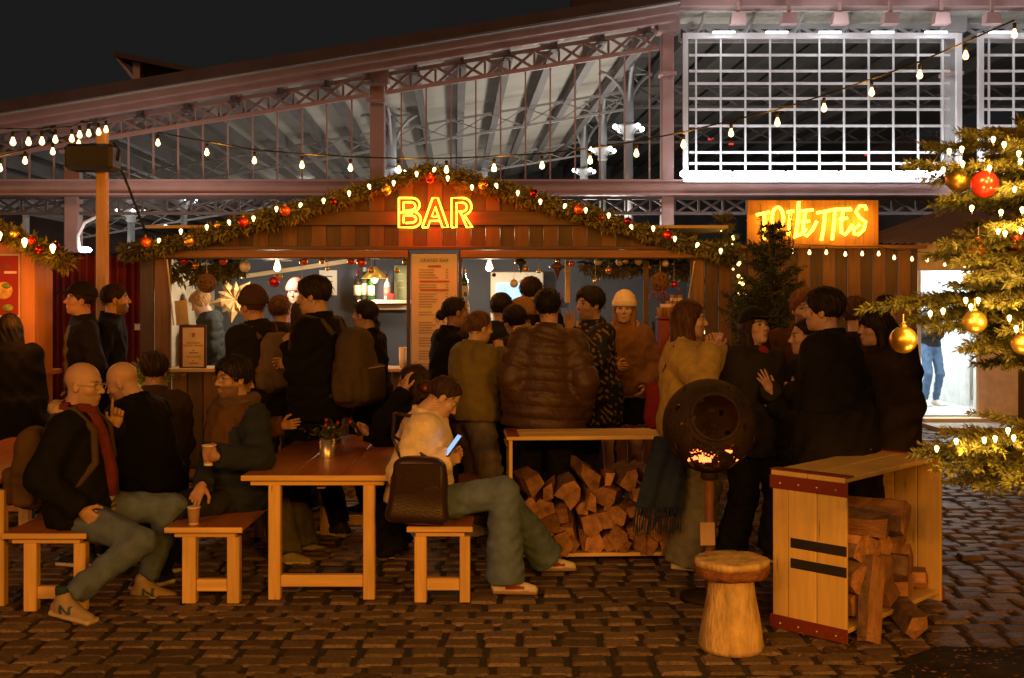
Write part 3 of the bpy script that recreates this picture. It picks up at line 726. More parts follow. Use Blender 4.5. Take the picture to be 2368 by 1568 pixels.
# back-bar things
sh = thing('bottle_shelf', 'pale wooden shelf with bottles on the blue bar wall', 'shelf', tuple(B(885, 705, 2.4)))
part(MB().box(B(890, 698, 2.3), (.62, .26, .045), b=.006), 'board', wood('shelf_pale', (.7, .6, .45), 'x'), sh)
part(MB().box(B(890, 708, 2.38), (.6, .05, .09), b=.006), 'bracket', MATS['shelf_pale_x'], sh)
GLASSG = M('bottle_green', (.02, .07, .02), rough=.12, spec=.6); 
def bottle(x, ybase, d, h, col, label, cap=(.5, .05, .03), lab=(.8, .7, .5)):
    q = B(x, ybase, d); o = thing('bottle', label, 'bottle', tuple(q), 'bottles in the bar'); r = h * .13
    part(MB().lathe([(r * .95, 0), (r, .01), (r, h * .58), (r * .85, h * .66), (r * .4, h * .76), (r * .36, h * .93), (r * .4, h * .94), (r * .4, h)], q, 12), 'glass', M('glass_' + label[:9].replace(' ', '_'), col, rough=.12, spec=.6), o, True)
    part(MB().lathe([(r * 1.03, h * .15), (r * 1.03, h * .5)], q, 12), 'bottle_label', M('blabel_%d' % int(lab[0] * 100 + lab[2] * 10), lab, rough=.6), o, True)
    part(MB().lathe([(r * .45, h * .88), (r * .45, h * 1.01), (.001, h * 1.012)], q, 10), 'cap', M('bcap_%d' % int(cap[0] * 100 + cap[2] * 10), cap, rough=.4), o, True)
bottle(826, 693, 2.28, .34, (.03, .02, .015), 'dark bottle at the left end of the bar shelf', lab=(.7, .6, .4))
bottle(843, 693, 2.33, .38, (.05, .06, .05), 'tall clear bottle second from the left on the shelf', cap=(.7, .7, .7))
bottle(858, 693, 2.24, .33, (.02, .08, .02), 'green bottle with cream label on the bar shelf', cap=(.6, .5, .1))
bottle(895, 693, 2.28, .30, (.6, .55, .5), 'white bottle with red cap on the bar shelf', lab=(.75, .2, .15))
o = thing('red_box', 'small red box on the bar shelf beside the white bottle', 'box', tuple(B(903, 693, 2.2))); part(MB().box(B(903, 687, 2.2), (.09, .06, .07), b=.008), 'carton', M('red_card', (.5, .03, .02), rough=.5), o); part(MB().box(B(903, 680, 2.2), (.07, .05, .012), b=.003), 'lid', MATS['red_card'], o)
for (x0, x1, y0, y1, nm, lb, cl) in ((738, 779, 625, 683, 'price_sheet', 'white paper sheet with black print on the bar wall', (.75, .7, .6)), (911, 941, 614, 693, 'green_poster', 'pale green poster at the edge of the left opening', (.33, .36, .2))):
    o = thing(nm, lb, 'poster', tuple(B((x0 + x1) / 2, y1, 2.46))); A = B(x0, y0, 2.46); C = B(x1, y1, 2.46)
    part(MB().box((A + C) / 2, (C[0] - A[0], .006, A[2] - C[2])), 'sheet', M(nm + '_m', cl, rough=.8, var=.05), o)
    m = MB()
    for k in range(3): m.box(((A + C) / 2) + np.array((0, -.005, (A[2] - C[2]) * (.25 - .2 * k))), ((C[0] - A[0]) * .5, .002, .015))
    part(m, 'print', INK if cl[0] > .5 else M('gold_print', (.6, .45, .15)), o)
# white cabinet with a lit blue screen
cb = thing('cold_cabinet', 'white cabinet with glowing blue screen inside the bar', 'cabinet', tuple(B(1192, 850, 2.2)))
A = B(1134, 629, 2.2); C = B(1256, 850, 2.2)
part(MB().box(((A[0] + C[0]) / 2, A[1] + .1, (A[2] + .1) / 2), (C[0] - A[0], .2, A[2] - .1), b=.01), 'case', M('cabinet_white', (.72, .66, .52), rough=.5, var=.05), cb)
A = B(1147, 655, 2.19); C = B(1209, 745, 2.19)
part(MB().box((A + C) / 2, (C[0] - A[0], .01, A[2] - C[2])), 'screen', M('screen_blue', (.2, .5, .9), emit=(.30, .62, 1.0), estr=1.6), cb)
part(MB().box((A + C) / 2 + np.array((.16, 0, 0)), (.012, .02, .5)), 'handle', MATS['galv'], cb)
o = thing('led_strip', 'small pink and blue led light behind the crowd in the bar', 'light', tuple(B(1280, 690, 2.1)))
part(MB().box(B(1283, 688, 2.3), (.14, .03, .03)), 'pink_led', M('pink_glow', (1, .1, .2), emit=(1, .08, .22), estr=1.2), o); part(MB().box(B(1283, 697, 2.3), (.06, .03, .05)), 'blue_led', M('blue_led_glow', (.3, .3, 1), emit=(.35, .4, 1), estr=4), o)
# right counter: red dispenser, cup stacks, tap, tray
o = thing('red_dispenser', 'dark red drink dispenser on the right end of the counter', 'dispenser', tuple(B(1540, 835, .05)))
A = B(1521, 738, .05); C = B(1562, 846, .05); part(MB().box((A + C) / 2, (C[0] - A[0], .25, A[2] - C[2]), b=.015), 'case', M('dispenser_red', (.16, .012, .015), rough=.4), o)
part(MB().box((A + C) / 2 + np.array((0, 0, (A[2] - C[2]) / 2 + .012)), (C[0] - A[0] + .02, .27, .02), b=.006), 'lid', MATS['dispenser_red'], o)
KRAFT = M('kraft_cup', (.36, .2, .09), rough=.7, var=.1); CREAM = M('cup_cream', (.75, .65, .5), rough=.6)
for (x, yb_, n, d) in ((1546, 738, 3, .0), (1534, 738, 2, .02), (1558, 738, 5, .06), (1570, 738, 5, .08), (1526, 740, 1, -.02)):
    q = B(x, yb_, d); o = thing('cup_stack', {1546: 'stack of three kraft cups in the middle of the dispenser top', 1534: 'low stack of two kraft cups on the dispenser', 1558: 'tall stack of kraft cups, second from the right on the dispenser', 1570: 'tall stack of kraft cups at the far right of the dispenser', 1526: 'single kraft cup at the left edge of the dispenser'}[x], 'cups', tuple(q), 'cup stacks on the dispenser')
    for k in range(n): part(MB().lathe([(.028, .02 + .03 * k), (.037, .115 + .03 * k), (.039, .118 + .03 * k), (.034, .118 + .03 * k)], q, 12), 'cup', KRAFT if k % 2 == 0 else CREAM, o, True)
o = thing('beer_tap', 'chrome beer tap with black handle on the right counter', 'tap', tuple(B(1511, 840, .1)))
part(MB().tube([B(1511, 845, .1), B(1511, 790, .1), B(1508, 782, .05), B(1506, 795, -.02)], .018, 8), 'spout', M('chrome', (.7, .7, .7), rough=.15, metal=1), o, True); part(MB().lathe([(.014, 0), (.02, .1), (.012, .16), (.001, .165)], B(1509, 782, .06), 8), 'handle', BLACK, o, True)
o = thing('white_tray', 'white tray with a clear jug on the right counter', 'tray', tuple(B(1508, 848, -.05))); part(MB().box(B(1508, 845, -.02), (.16, .25, .02), b=.005), 'plate', M('tray_white', (.8, .78, .74), rough=.4), o); part(MB().lathe([(.04, 0), (.05, .16), (.052, .16)], B(1503, 843, -.05), 14), 'jug', MATS['tray_white'], o, True)
bottle(1073, 700, .35, .34, (.02, .08, .03), 'green bottle just right of the menu board', cap=(.6, .5, .1))
bottle(1076, 745, .3, .3, (.5, .5, .45), 'clear bottle below the green one by the menu board', cap=(.1, .2, .6))
# berries and twigs on the counter's right end
q = B(1540, 700, .02); o = thing('berry_twigs', 'bunch of red berry twigs beside the cup stacks', 'decoration', tuple(q)); m = MB(); mbz = MB()
for k in range(14):
    e = q + np.array((rng.normal(-.05, .07), rng.normal(0, .04), rng.uniform(.04, .17))); m.tube([q - np.array((0, 0, .1)), (q + e) / 2 + rng.normal(0, .012, 3), e], .003, 4)
    for _ in range(3): mbz.sphere(e + rng.normal(0, .016, 3), .008, 6, 4)
part(m, 'twigs', TWIG, o); part(mbz, 'berries', M('berry', (.4, .02, .02), rough=.3), o, True)
# cup jars beside the menu board on the left counter
for (x, y, lb) in ((931, 790, 'stack of white paper cups at the right end of the left counter'),):
    q = B(x, 850, .02); o = thing('cup_stack', lb, 'cups', tuple(q))
    for k in range(6): part(MB().lathe([(.03, .02 * k), (.038, .1 + .02 * k), (.034, .1 + .02 * k)], q, 12), 'cup', CREAM, o, True)
q = B(424, 850, .2); o = thing('card_holder', 'open white menu card leaning on the left wall of the bar', 'card', tuple(q)); part(MB().prism([q + (-.07, 0, .42), q + (.07, -.05, .44), q + (.05, -.05, .68), q + (-.09, 0, .66)], (.0, .012, 0)), 'card', MATS['card_cream'], o); part(MB().box(q + np.array((0, 0, .21)), (.03, .03, .42)), 'stand', WBXD, o)
# little fir sprig with lamps at the foot of the bar's left wall
q = B(345, 870, -.35); o = thing('fir_sprig', 'lit fir sprig fixed low on the left wall of the bar', 'decoration', tuple(q)); n = 500
c_ = q + rng.normal(0, 1, (n, 3)) * np.array((.07, .04, .05)); V_, F_ = blades(n, c_, (c_ - q) * 6 + np.array((0, 0, .3)), .08, .008, .3, 0, 4)
part(MB().add(V_, F_), 'needles', M('fir_bright', (.13, .17, .03), rough=.5, var=.4), o)
part(MB().beam(q + np.array((0, .05, -.02)), q + np.array((0, .33, -.02)), .03, .03), 'branch', TWIG, o)
for (dx, dz) in ((-.16, -.1), (.02, -.13)):
    inst(bulb_me, 'bulb', q + np.array((dx, -.1, dz)), o, None, .8); lamp('sprig_light', q + np.array((dx, -.2, dz)), 1.2, WARM, .03, o)
# ------------------------------------------------------------------ left stall, curtain, post and loudspeaker
ls = thing('food_stall', 'orange lit food stall cut off at the left edge', 'market stall', (-4.2, 9.0, 0))
def LP(x, y, Y=9.0): return np.array(P(x, y, Y))
ORW = wood('stall_orange', (0.66, 0.29, 0.11), 'z', rand=.05, var=.1)
def lbox(x0, x1, y0, y1, Y, t, mat, nm, par=ls, b=.006, zb=None):
    A = LP(x0, y0, Y); C = LP(x1, y1, Y); z1 = C[2] if zb is None else zb
    return part(MB().box(((A[0] + C[0]) / 2, Y + t / 2, (A[2] + z1) / 2), (C[0] - A[0], t, A[2] - z1), b=b), nm, mat, par)
lbox(46, 80, 560, 900, 9.0, .05, ORW, 'wall_plank', zb=0.0)
lbox(-260, 45, 560, 592, 9.0, .06, ORW, 'lintel'); lbox(-260, 45, 860, 900, 9.0, .05, ORW, 'counter_front', zb=0.0)
part(MB().box((LP(-100, 850, 9)[0], 9.25, 1.1), (1.3, .5, .04), b=.006), 'counter_top', ORW, ls)
lbox(-300, 44, 590, 900, 10.4, .05, M('stall_white', (.7, .62, .5), rough=.7), 'back_wall', zb=0)
part(MB().box((LP(80, 600, 9)[0] - .028, 9.21, LP(0, 562, 9)[2] / 2), (.05, .31, LP(0, 562, 9)[2]), b=.004), 'side_wall', ORW, ls)
m = MB()
for (a, b) in (((-300, 470), (30, 545)), ((30, 545), (110, 590))): m.prism([LP(*a, 8.8), LP(*b, 8.8), LP(b[0], b[1] + 12, 8.8), LP(a[0], a[1] + 12, 8.8)], (0, .6, 0))
part(m, 'roof', MATS['roof_felt'], ls)
lamp('stall_light', LP(60, 700, 8.35), 13, (1.0, .24, .03), .15, ls); lamp('stall_light', LP(10, 640, 9.8), 7, (1, .75, .5), .1, ls)
for (x, y) in ((4, 598), (14, 600), (24, 597), (9, 608)): inst(bulb_me, 'bulb', LP(x, y, 9.2), ls, None, .6)
po = thing('food_poster', 'red poster with a picture of a filled wrap in the left stall', 'poster', tuple(LP(20, 735, 8.96)))
A = LP(-60, 588, 8.96); C = LP(46, 735, 8.96)
part(MB().box((A + C) / 2, (C[0] - A[0], .012, A[2] - C[2])), 'backing', M('poster_white', (.7, .65, .6), rough=.5), po)
part(MB().box((LP(-60, 592, 8.95) + LP(42, 728, 8.95)) / 2, (.354, .006, .472)), 'sheet', M('poster_red', (.35, .03, .025), rough=.4, var=.1), po)
part(MB().sphere(LP(8, 672, 8.945), (.075, .012, .07), 16, 8), 'wrap_picture', M('wrap_yellow', (.75, .5, .15), rough=.5, var=.4, scale=25), po, True)
part(MB().sphere(LP(14, 662, 8.94), (.04, .01, .025), 12, 6), 'filling_picture', M('wrap_green', (.2, .3, .05), rough=.5, var=.5, scale=40), po, True)
part(MB().sphere(LP(18, 712, 8.94), (.05, .01, .03), 12, 6), 'salad_picture', M('salad_green', (.3, .36, .06), rough=.5, var=.6, scale=50), po, True)
part(MB().box(LP(14, 616, 8.945), (.075, .002, .016)), 'printed_line', INK, po); part(MB().box(LP(24, 630, 8.945), (.10, .002, .020)), 'printed_line', M('poster_text', (.75, .7, .6)), po)
g2 = garland([LP(x, y, 8.6) for (x, y) in ((-60, 500), (0, 530), (60, 562), (120, 590), (165, 612))], 'fir garland with bulbs on the roof edge of the left stall', .08, 1500, 14, blade=(.07, .009))
for i, (x, y) in enumerate(((-2, 548), (57, 563), (122, 577))):
    q = LP(x, y, 8.45); inst(bulb_me, 'bulb', q, g2, (R(180), 0, 0), .85); lamp('garland_light', q + np.array((0, -.1, 0)), 1.6, WARM, .03, g2)
for (k, x, y, lb) in (('darkred', 90, 578, 'dark red bauble on the left stall garland beside its middle bulb'), ('darkred', 128, 570, 'dark red bauble on the left stall garland above its last bulb'), ('gold', 33, 540, 'gold bauble on the left stall garland nearest the frame edge'), ('red', 72, 556, 'red bauble on the left stall garland')):
    bauble(k, LP(x, y, 8.5), .034, lb, 'baubles on the left stall garland')
rc = thing('red_curtain', 'dark red pleated curtain hanging between the two stalls', 'curtain', (-4.0, 11.6, 0)); m = MB(); V = []; F = []
nx = 60; z1 = P(0, 588, 11.6)[2]
for j in range(2):
    for i in range(nx + 1):
        xx = 120 + (330 - 120) * i / nx; q = P(xx, 0, 11.6); V.append((q[0], 11.6 + .05 * math.sin(i * 1.25) + .02 * math.sin(i * .5), .02 if j == 0 else z1))
for i in range(nx): F.append([i, i + 1, nx + 2 + i, nx + 1 + i])
part(MB().add(V, F), 'cloth', M('curtain_red', (.16, .012, .012), rough=.8, var=.2, scale=3), rc, True)
part(MB().tube([P(118, 588, 11.6), P(332, 588, 11.6)], .02, 6), 'rail', BLACK, rc)
o = thing('paper_tag', 'small cream paper tag pinned on the red curtain', 'tag', tuple(P(322, 757, 11.5))); part(MB().box(P(318, 756, 11.52), (.06, .006, .065)), 'paper', CREAM, o); part(MB().sphere(P(318, 750, 11.51), .006, 6, 4), 'pin', BLACK, o)
ps = thing('lamp_post', 'square orange timber post carrying a loudspeaker and bulb strings', 'post', (P(237, 0, 10)[0], 10, 0))
zt = P(0, 300, 10)[2]
part(MB().box((P(237, 0, 10)[0], 10, zt / 2), (.09, .09, zt), b=.008), 'timber', wood('post_timber', (.5, .28, .11), 'z'), ps)
part(MB().box((P(237, 0, 10)[0], 10, .04), (.5, .5, .08), b=.02), 'foot_plate', M('concrete', (.25, .24, .22), rough=.9), ps)
lsp = thing('loudspeaker', 'black box loudspeaker fixed near the top of the timber post', 'loudspeaker', tuple(P(217, 395, 9.85)))
A = P(160, 336, 9.8); C = P(270, 396, 9.8)
part(MB().box((A + C) / 2, (C[0] - A[0], .26, A[2] - C[2]), b=.03), 'cabinet', M('speaker_black', (.02, .017, .015), rough=.6), lsp)
part(MB().box((A + C) / 2 - Vector((0, .135, 0)), (C[0] - A[0] - .05, .012, A[2] - C[2] - .05), b=.005), 'grille', M('speaker_grille', (.035, .03, .025), rough=.8, bump=.8, bscale=400), lsp)
part(MB().tube([P(272, 372, 9.8), P(276, 350, 9.85), P(262, 330, 9.9)], .012, 6), 'bracket', BLACK, lsp)
part(MB().tube([P(276, 380, 9.9), P(300, 440, 10.2), P(330, 520, 10.7), P(340, 545, 10.9)], .012, 5), 'cable', BLACK, lsp)

# ------------------------------------------------------------------ strings of bulbs over the square
def string_lights(pts, label, power, every=1, droop=.0, wire=None):
    o = thing('string_lights', label, 'string lights', tuple(pts[0]), 'bulb strings over the square')
    w = [Vector(p) + Vector((0, 0, .085)) for p in pts]
    part(MB().tube(wire or w, .006, 4), 'cable', BLACK, o)
    for i, p in enumerate(pts):
        inst(sock_me, 'socket', p, o, None, .8); inst(bulb_me, 'bulb', p, o, (0, 0, i), .8)
        if power and i % every == every // 2 + (every > 2): lamp('bulb_light', Vector(p) - Vector((0, .05, .09)), power, WARM, .04, o)
    return o
S1 = [(365, 328), (478, 350), (588, 369), (698, 379), (810, 386), (922, 390), (1032, 390), (1142, 386), (1253, 380), (1364, 368), (1471, 352), (1580, 331), (1690, 305), (1797, 280), (1905, 247), (2015, 210), (2126, 170), (2232, 125), (2345, 75)]
string_lights([P(x, y, 10.0 - 2.2 * i / 18) for i, (x, y) in enumerate(S1)], 'long sagging string of warm bulbs crossing above the bar stall', 10, 2)
S2 = [(245, 297), (228, 303), (205, 306), (184, 309), (166, 318), (128, 320), (97, 324), (66, 325), (30, 325), (-25, 325), (-90, 322)]
string_lights([P(x, y, 9.9 - .22 * i) for i, (x, y) in enumerate(S2)], 'close row of warm bulbs left of the timber post top', 0, 3)
S3 = [(182, 330), (122, 348), (58, 369), (0, 386), (-60, 400)]
string_lights([P(x, y, 9.9 - .3 * i) for i, (x, y) in enumerate(S3)], 'short lower string of warm bulbs left of the loudspeaker', 2, 3)
# unseen bulb spans added behind the viewpoint to light the foreground
for k, (x0, x1) in enumerate(((-6.0, -1.6), (-1.2, 2.6), (3.0, 6.8))):
    pts = [Vector((x0 + (x1 - x0) * t, -2.4 - .3 * k, 3.55 - .5 * math.sin(math.pi * t))) for t in np.linspace(0, 1, 9)]
    string_lights(pts, 'unseen added string of warm bulbs behind the viewpoint, ' + ('first', 'middle', 'last')[k] + ' span', (168, 200, 330)[k], 2)

# ------------------------------------------------------------------ toilets hut and lit cabin
YT = 15.0
def TP(x, y, d=0.0): return np.array(P(x, y, YT + d))
th = thing('toilet_hut', 'brown plank hut with the TOILETTES sign and a bright open doorway', 'hut', (TP(1900, 0)[0], YT, 0))
x = 1640; i = 0
while x < 2121:
    b = min(x + 29, 2121); A = TP(x, 572, -.012 * (i % 2)); C = TP(b, 572)
    part(MB().box(((A[0] + C[0]) / 2, YT - .012 * (i % 2), A[2] / 2), (C[0] - A[0] - .008, .03, A[2]), b=.004), 'wall_plank', WB if i % 2 else WBD, th); x = b; i += 1
part(MB().box((TP(1885, 571, -.06)), (2.95, .1, .05), b=.006), 'cornice_board', WBX, th)
A = TP(1726, 463, -.02); C = TP(2030, 570, -.02)
for k in range(4):
    u0, u1 = k / 4, (k + 1) / 4
    part(MB().box((A[0] + (C[0] - A[0]) * (u0 + u1) / 2, A[1], (A[2] + C[2]) / 2), ((C[0] - A[0]) / 4 - .004, .03, A[2] - C[2]), b=.003), 'sign_board', wood('sign_orange', (.34, .17, .06), 'z', rand=.05), th)
tn = thing('neon_sign', 'yellow script neon sign reading TOILETTES above the hut', 'sign', tuple(TP(1880, 560, -.1)))
NEONY = M('neon_amber', (1, .7, .1), emit=(1.0, .58, .04), estr=6.5)
def Z4(X, Y): return TP((1700 + X / 3.1) / 1.0407, (440 + Y / 3.1) / 1.0407, -.09)
LET = [[[(370, 240), (470, 218)], [(432, 228), (428, 330), (430, 425)]], [arc(530, 262, 42, 80, -100, 260, 16)], [[(598, 218), (650, 210)], [(624, 214), (618, 300), (606, 395)]],
       [[(686, 140), (682, 260), (664, 398)], [(640, 408), (700, 385), (745, 345)]], [[(700, 212), (795, 202)], [(738, 210), (722, 300), (720, 380), (745, 398), (790, 350), (822, 288)], [(702, 292), (768, 286)]],
       [[(820, 225), (950, 200), (1075, 192)], [(885, 216), (872, 330), (856, 432)]], [[(958, 202), (948, 320), (936, 428)]], [[(1018, 212), (1002, 300), (1004, 370), (1030, 388), (1060, 355), (1088, 310)], [(985, 270), (1050, 264)], [(1010, 205), (1080, 200)]],
       [[(1192, 205), (1180, 172), (1140, 175), (1112, 215), (1140, 260), (1185, 292), (1172, 350), (1130, 388), (1100, 380), (1096, 350), (1140, 310)]]]
for s in LET: strokes(s, lambda X, Y: Z4(X, Y), .022, NEONY, tn, 'letter')
for X in (450, 700, 950, 1150): lamp('neon_glow', Z4(X, 290) - np.array((0, .14, 0)), 10, (1.0, .34, .02), .08, tn)
# corrugated roof to the right
m = MB(); V = []; F = []; nu, nv = 220, 2
for j in range(nv + 1):
    t = j / nv
    for i in range(nu + 1):
        e = np.array(P(1960, 562, 15.1)); f_ = np.array(P(2800, 562, 15.1)); p = e + (f_ - e) * i / nu
        q = p + (np.array(P(2345, 428, 19)) - e) * t; q[2] += .018 * math.sin(i * 1.35); V.append(q)
for j in range(nv):
    for i in range(nu): a = j * (nu + 1) + i; F.append([a, a + 1, a + nu + 2, a + nu + 1])
m.add(V, F); part(m, 'corrugated_roof', M('sheet_roof', (.23, .17, .16), rough=.5, var=.15, scale=2), th)
# bright cabin behind the doorway
CAB = M('cabin_white', (.82, .82, .80), rough=.5, var=.03)
fz = TP(0, 960, .3)[2]; xl, xr = TP(2124, 0, .3)[0], TP(2256, 0, .3)[0]; zh = TP(0, 626, .3)[2]
def tb(x0, x1, y0, y1, z0, z1, mat, nm, b=.004): return part(MB().box(((x0 + x1) / 2, (y0 + y1) / 2, (z0 + z1) / 2), (x1 - x0, y1 - y0, z1 - z0), b=b), nm, mat, th)
tb(xl - .25, xr + .9, YT + .3, YT + 3.4, fz - .06, fz, M('cabin_floor', (.5, .52, .52), rough=.3), 'floor')
tb(xl - .25, xr + .9, YT + 3.4, YT + 3.45, fz, zh + .2, CAB, 'back_wall'); tb(xl - .3, xl - .25, YT + .3, YT + 3.4, fz, zh + .2, CAB, 'side_wall'); tb(xr + .9, xr + .95, YT + .3, YT + 3.4, fz, zh + .2, CAB, 'side_wall')
tb(xl - .3, xr + .95, YT + .3, YT + 3.45, zh + .2, zh + .25, CAB, 'ceiling')
tb(xl - .05, xr + 2.2, YT + .2, YT + .3, zh, zh + .38, M('header_beige', (.55, .45, .32), rough=.7), 'header'); tb(xr, xr + .55, YT + .24, YT + .3, fz, zh, M('cabin_panel', (.75, .6, .48), rough=.6), 'front_panel')
tb(xr + .55, xr + 3, YT + .22, YT + .3, 0, zh, WBD, 'front_panel')
tb(xl - .04, xl, YT + .22, YT + .32, fz, zh, CAB, 'door_frame'); tb(xr - .03, xr + .01, YT + .22, YT + .32, fz, zh, CAB, 'door_frame')
px = TP(2212, 0, 2.0)[0]; tb(px - .03, px + .03, YT + 1.6, YT + 3.4, fz, zh + .2, M('partition_grey', (.55, .58, .58), rough=.4), 'partition')
tb(px + .02, px + .45, YT + 3.0, YT + 3.4, fz + .75, fz + .9, CAB, 'basin')
tb(xl - .05, xr + .3, YT - .05, YT + .2, fz - .1, fz - .01, wood('threshold', (.55, .4, .22), 'x'), 'threshold')
tb(xl - .1, xr + .6, YT - .7, YT - .05, .0, fz - .06, M('step_grey', (.36, .33, .28), rough=.8), 'step'); tb(xl - .1, xr + .6, YT - .76, YT - .7, .0, fz - .05, MATS['threshold_x'], 'step_edge')
tb(xl + .1, xr + .6, YT + .8, YT + 2.8, zh + .15, zh + .19, M('panel_glow', (1, 1, 1), emit=(.95, 1, .98), estr=10), 'ceiling_light')
lamp('cabin_light', ((xl + xr) / 2, YT + 1.4, zh - .1), 75, (.93, 1.0, .97), .3, th); lamp('cabin_light', (xr + .5, YT + 2.6, zh - .2), 30, (.93, 1.0, .97), .2, th)
S4 = [(1832, 579), (1871, 582), (1910, 582), (1954, 586), (1993, 585), (2031, 585), (2067, 594), (2108, 597), (2143, 599), (2184, 609), (2230, 612), (2290, 610)]
string_lights([TP(x, y, -.4) for (x, y) in S4], 'string of bulbs along the top of the toilets hut wall', 1.6, 2)

# ------------------------------------------------------------------ firs
def fir(name, label, base, height, radius, tiers, per, seed, mat, needle, dens, z0=.25, lean=0.0, tips=None, up=.1, tipshoot=0):
    g = np.random.default_rng(seed); o = thing(name, label, 'tree', tuple(base)); b = np.array(base, float)
    tr = MB().tube([b, b + np.array((lean * .5, 0, height * .5)), b + np.array((lean, 0, height))], [.018 + height * .016, .01 + height * .009, .004], 8); part(tr, 'trunk', TWIG, o, True)
    cs, ds, tw = [], [], MB(); br = []
    for t in range(tiers):
        f = t / max(1, tiers - 1); z = z0 + (height - z0 - .05) * f
        for k in range(per):
            a = g.random() * 2 * math.pi; L = radius * (1 - f) ** .8 * g.uniform(.7, 1.15) + .06
            d = np.array((math.cos(a), math.sin(a), g.uniform(-.1, .25) + up)); st = b + np.array((lean * z / height, 0, z))
            br.append((st, st + d * L, .0))
    for t in tips or []:
        e = np.array(t[:3]); st = np.array((b[0], b[1], e[2] + t[3])); br.append((st, e, t[4] if len(t) > 4 else .05))
    for (s, e, sag) in br:
        L = np.linalg.norm(e - s); n = max(3, int(L / .1)); pts = []
        for q in np.linspace(0, 1, n): p = s + (e - s) * q; p = p + np.array((0, 0, -sag * 4 * q * (1 - q))) + g.normal(0, .008, 3); pts.append(p)
        tw.tube(pts, list(np.linspace(.005 + L * .006, .0025, n)), 4)
        u = (e - s) / L; side = np.cross(u, (0, 0, 1)); side /= np.linalg.norm(side) + 1e-9
        segs = []
        for q in np.arange(.12, 1.0, .055 / max(L, .15)):
            p = s + (e - s) * q + np.array((0, 0, -sag * 4 * q * (1 - q)))
            for sg in (-1, 1):
                l2 = (1 - q) * L * .42 + .05; l2 *= g.uniform(.6, 1.15)
                dd = u * .75 + side * sg * .8 + np.array((0, 0, g.normal(-.12, .18))); dd /= np.linalg.norm(dd); segs.append((p, dd, l2))
        segs.append((e - u * .08, u, .12)); 
        q0 = np.linspace(.15, 1, max(2, int(L / .06)))
        for q in q0[:-1]: segs.append((s + (e - s) * q + np.array((0, 0, -sag * 4 * q * (1 - q))), u, L * .85 / len(q0)))
        for (p, dd, l2) in segs:
            nn = max(4, int(l2 * dens)); tt = g.random(nn)[:, None] * l2
            tw.tube([p, p + dd * l2], [.0022, .001], 3) if l2 > .09 else None
            rnd = g.normal(0, 1, (nn, 3)); rnd -= (rnd @ dd)[:, None] * dd; rnd /= np.linalg.norm(rnd, axis=1, keepdims=True) + 1e-9
            cs.append(p + dd * tt); ds.append(rnd * .75 + dd * .75)
    for k in range(tipshoot):
        p = b + np.array((lean + g.normal(0, .1), g.normal(0, .08), height - g.uniform(.1, .4))); e = p + np.array((g.normal(0, .05), 0, g.uniform(.2, .4)))
        tw.tube([p, e], [.006, .002], 4); nn = 40; cs.append(p + (e - p) * g.random((nn, 1)) * .7); ds.append(g.normal(0, 1, (nn, 3)))
    cs = np.vstack(cs); ds = np.vstack(ds); V_, F_ = blades(len(cs), cs, ds, needle[0], needle[1], .15, .0, seed)
    cr = part(MB().add(V_, F_), 'crown', mat, o); part(tw, 'branches', TWIG, cr)
    return o
T2 = fir('small_fir', 'dark slender fir without lights standing before the toilets hut', (P(1775, 0, 10)[0], 10.0, 0), 2.38, .66, 24, 6, 31, NEEDLE_D, (.045, .0045), 190, .15, .04, None, .45, 9)
T3 = fir('small_fir', 'small fir covered in tiny lights beside the bar stall', (P(1672, 0, 11.9)[0], 11.9, 0), 2.6, .5, 20, 5, 32, NEEDLE, (.045, .0055), 200, .2, 0, None, .3, 3)
fl_me = MB().sphere((0, 0, 0), .014, 6, 4).mesh('fairy_light', BULBW, True)
for k in range(70):
    z = rng.uniform(.5, 2.55); r = .5 * (1 - (z - .2) / 2.45) + .05; a = rng.uniform(-math.pi, 0.2)
    q = (P(1672, 0, 11.9)[0] + r * math.cos(a), 11.9 + r * math.sin(a), z); inst(fl_me, 'fairy_light', q, T3, None, rng.uniform(.7, 1.5))
for k in range(4): lamp('fairy_glow', (P(1672 + 40 * (k % 2), 0, 11.4)[0], 11.3, .8 + .45 * k), 3.0, (1, .6, .18), .1, T3)
TIPS = []
for (x, y, Y, dz, sag) in ((2112, 378, 4.2, .02, .02), (2150, 335, 4.5, .0, .0), (2235, 308, 4.35, -.05, -.02), (2310, 300, 4.6, -.05, 0), (2345, 330, 4.1, 0, 0), (2170, 470, 4.4, .08, .0), (2190, 455, 4.2, .08, 0), (2185, 560, 4.2, .12, .03), (2230, 600, 4.1, .16, .03), (2160, 590, 4.5, .15, .03),
        (2012, 712, 4.25, .02, -.03), (2100, 700, 4.3, .05, 0), (2120, 745, 4.35, .1, -.02), (2160, 760, 4.2, .1, 0), (2230, 806, 4.2, .16, .02), (2260, 800, 4.4, .2, .02), (2215, 660, 4.3, .1, .02), (2300, 700, 4.0, .12, 0), (2340, 760, 4.1, .15, 0), (2310, 520, 4.0, .1, .02), (2340, 430, 4.0, .05, 0),
        (2125, 1048, 4.15, .0, -.02), (2190, 1080, 4.1, .06, 0), (2215, 1110, 4.25, .1, 0), (2280, 1125, 4.15, .12, .0), (2340, 1120, 4.0, .1, 0), (2180, 1055, 4.4, .04, 0), (2240, 1040, 4.0, 0, -.02), (2330, 1010, 4.2, 0, 0), (2345, 840, 4.3, .2, 0), (2250, 640, 4.0, .1, 0), (2200, 690, 4.5, .05, 0), (2270, 380, 4.1, 0, 0), (2290, 610, 4.5, .1, 0), (2080, 700, 4.5, .05, -.02), (2360, 640, 3.9, .1, 0)):
    q = P(x, y, Y); TIPS.append((q[0], q[1], q[2], dz, sag))
fb = (2.50, 4.65, 0)
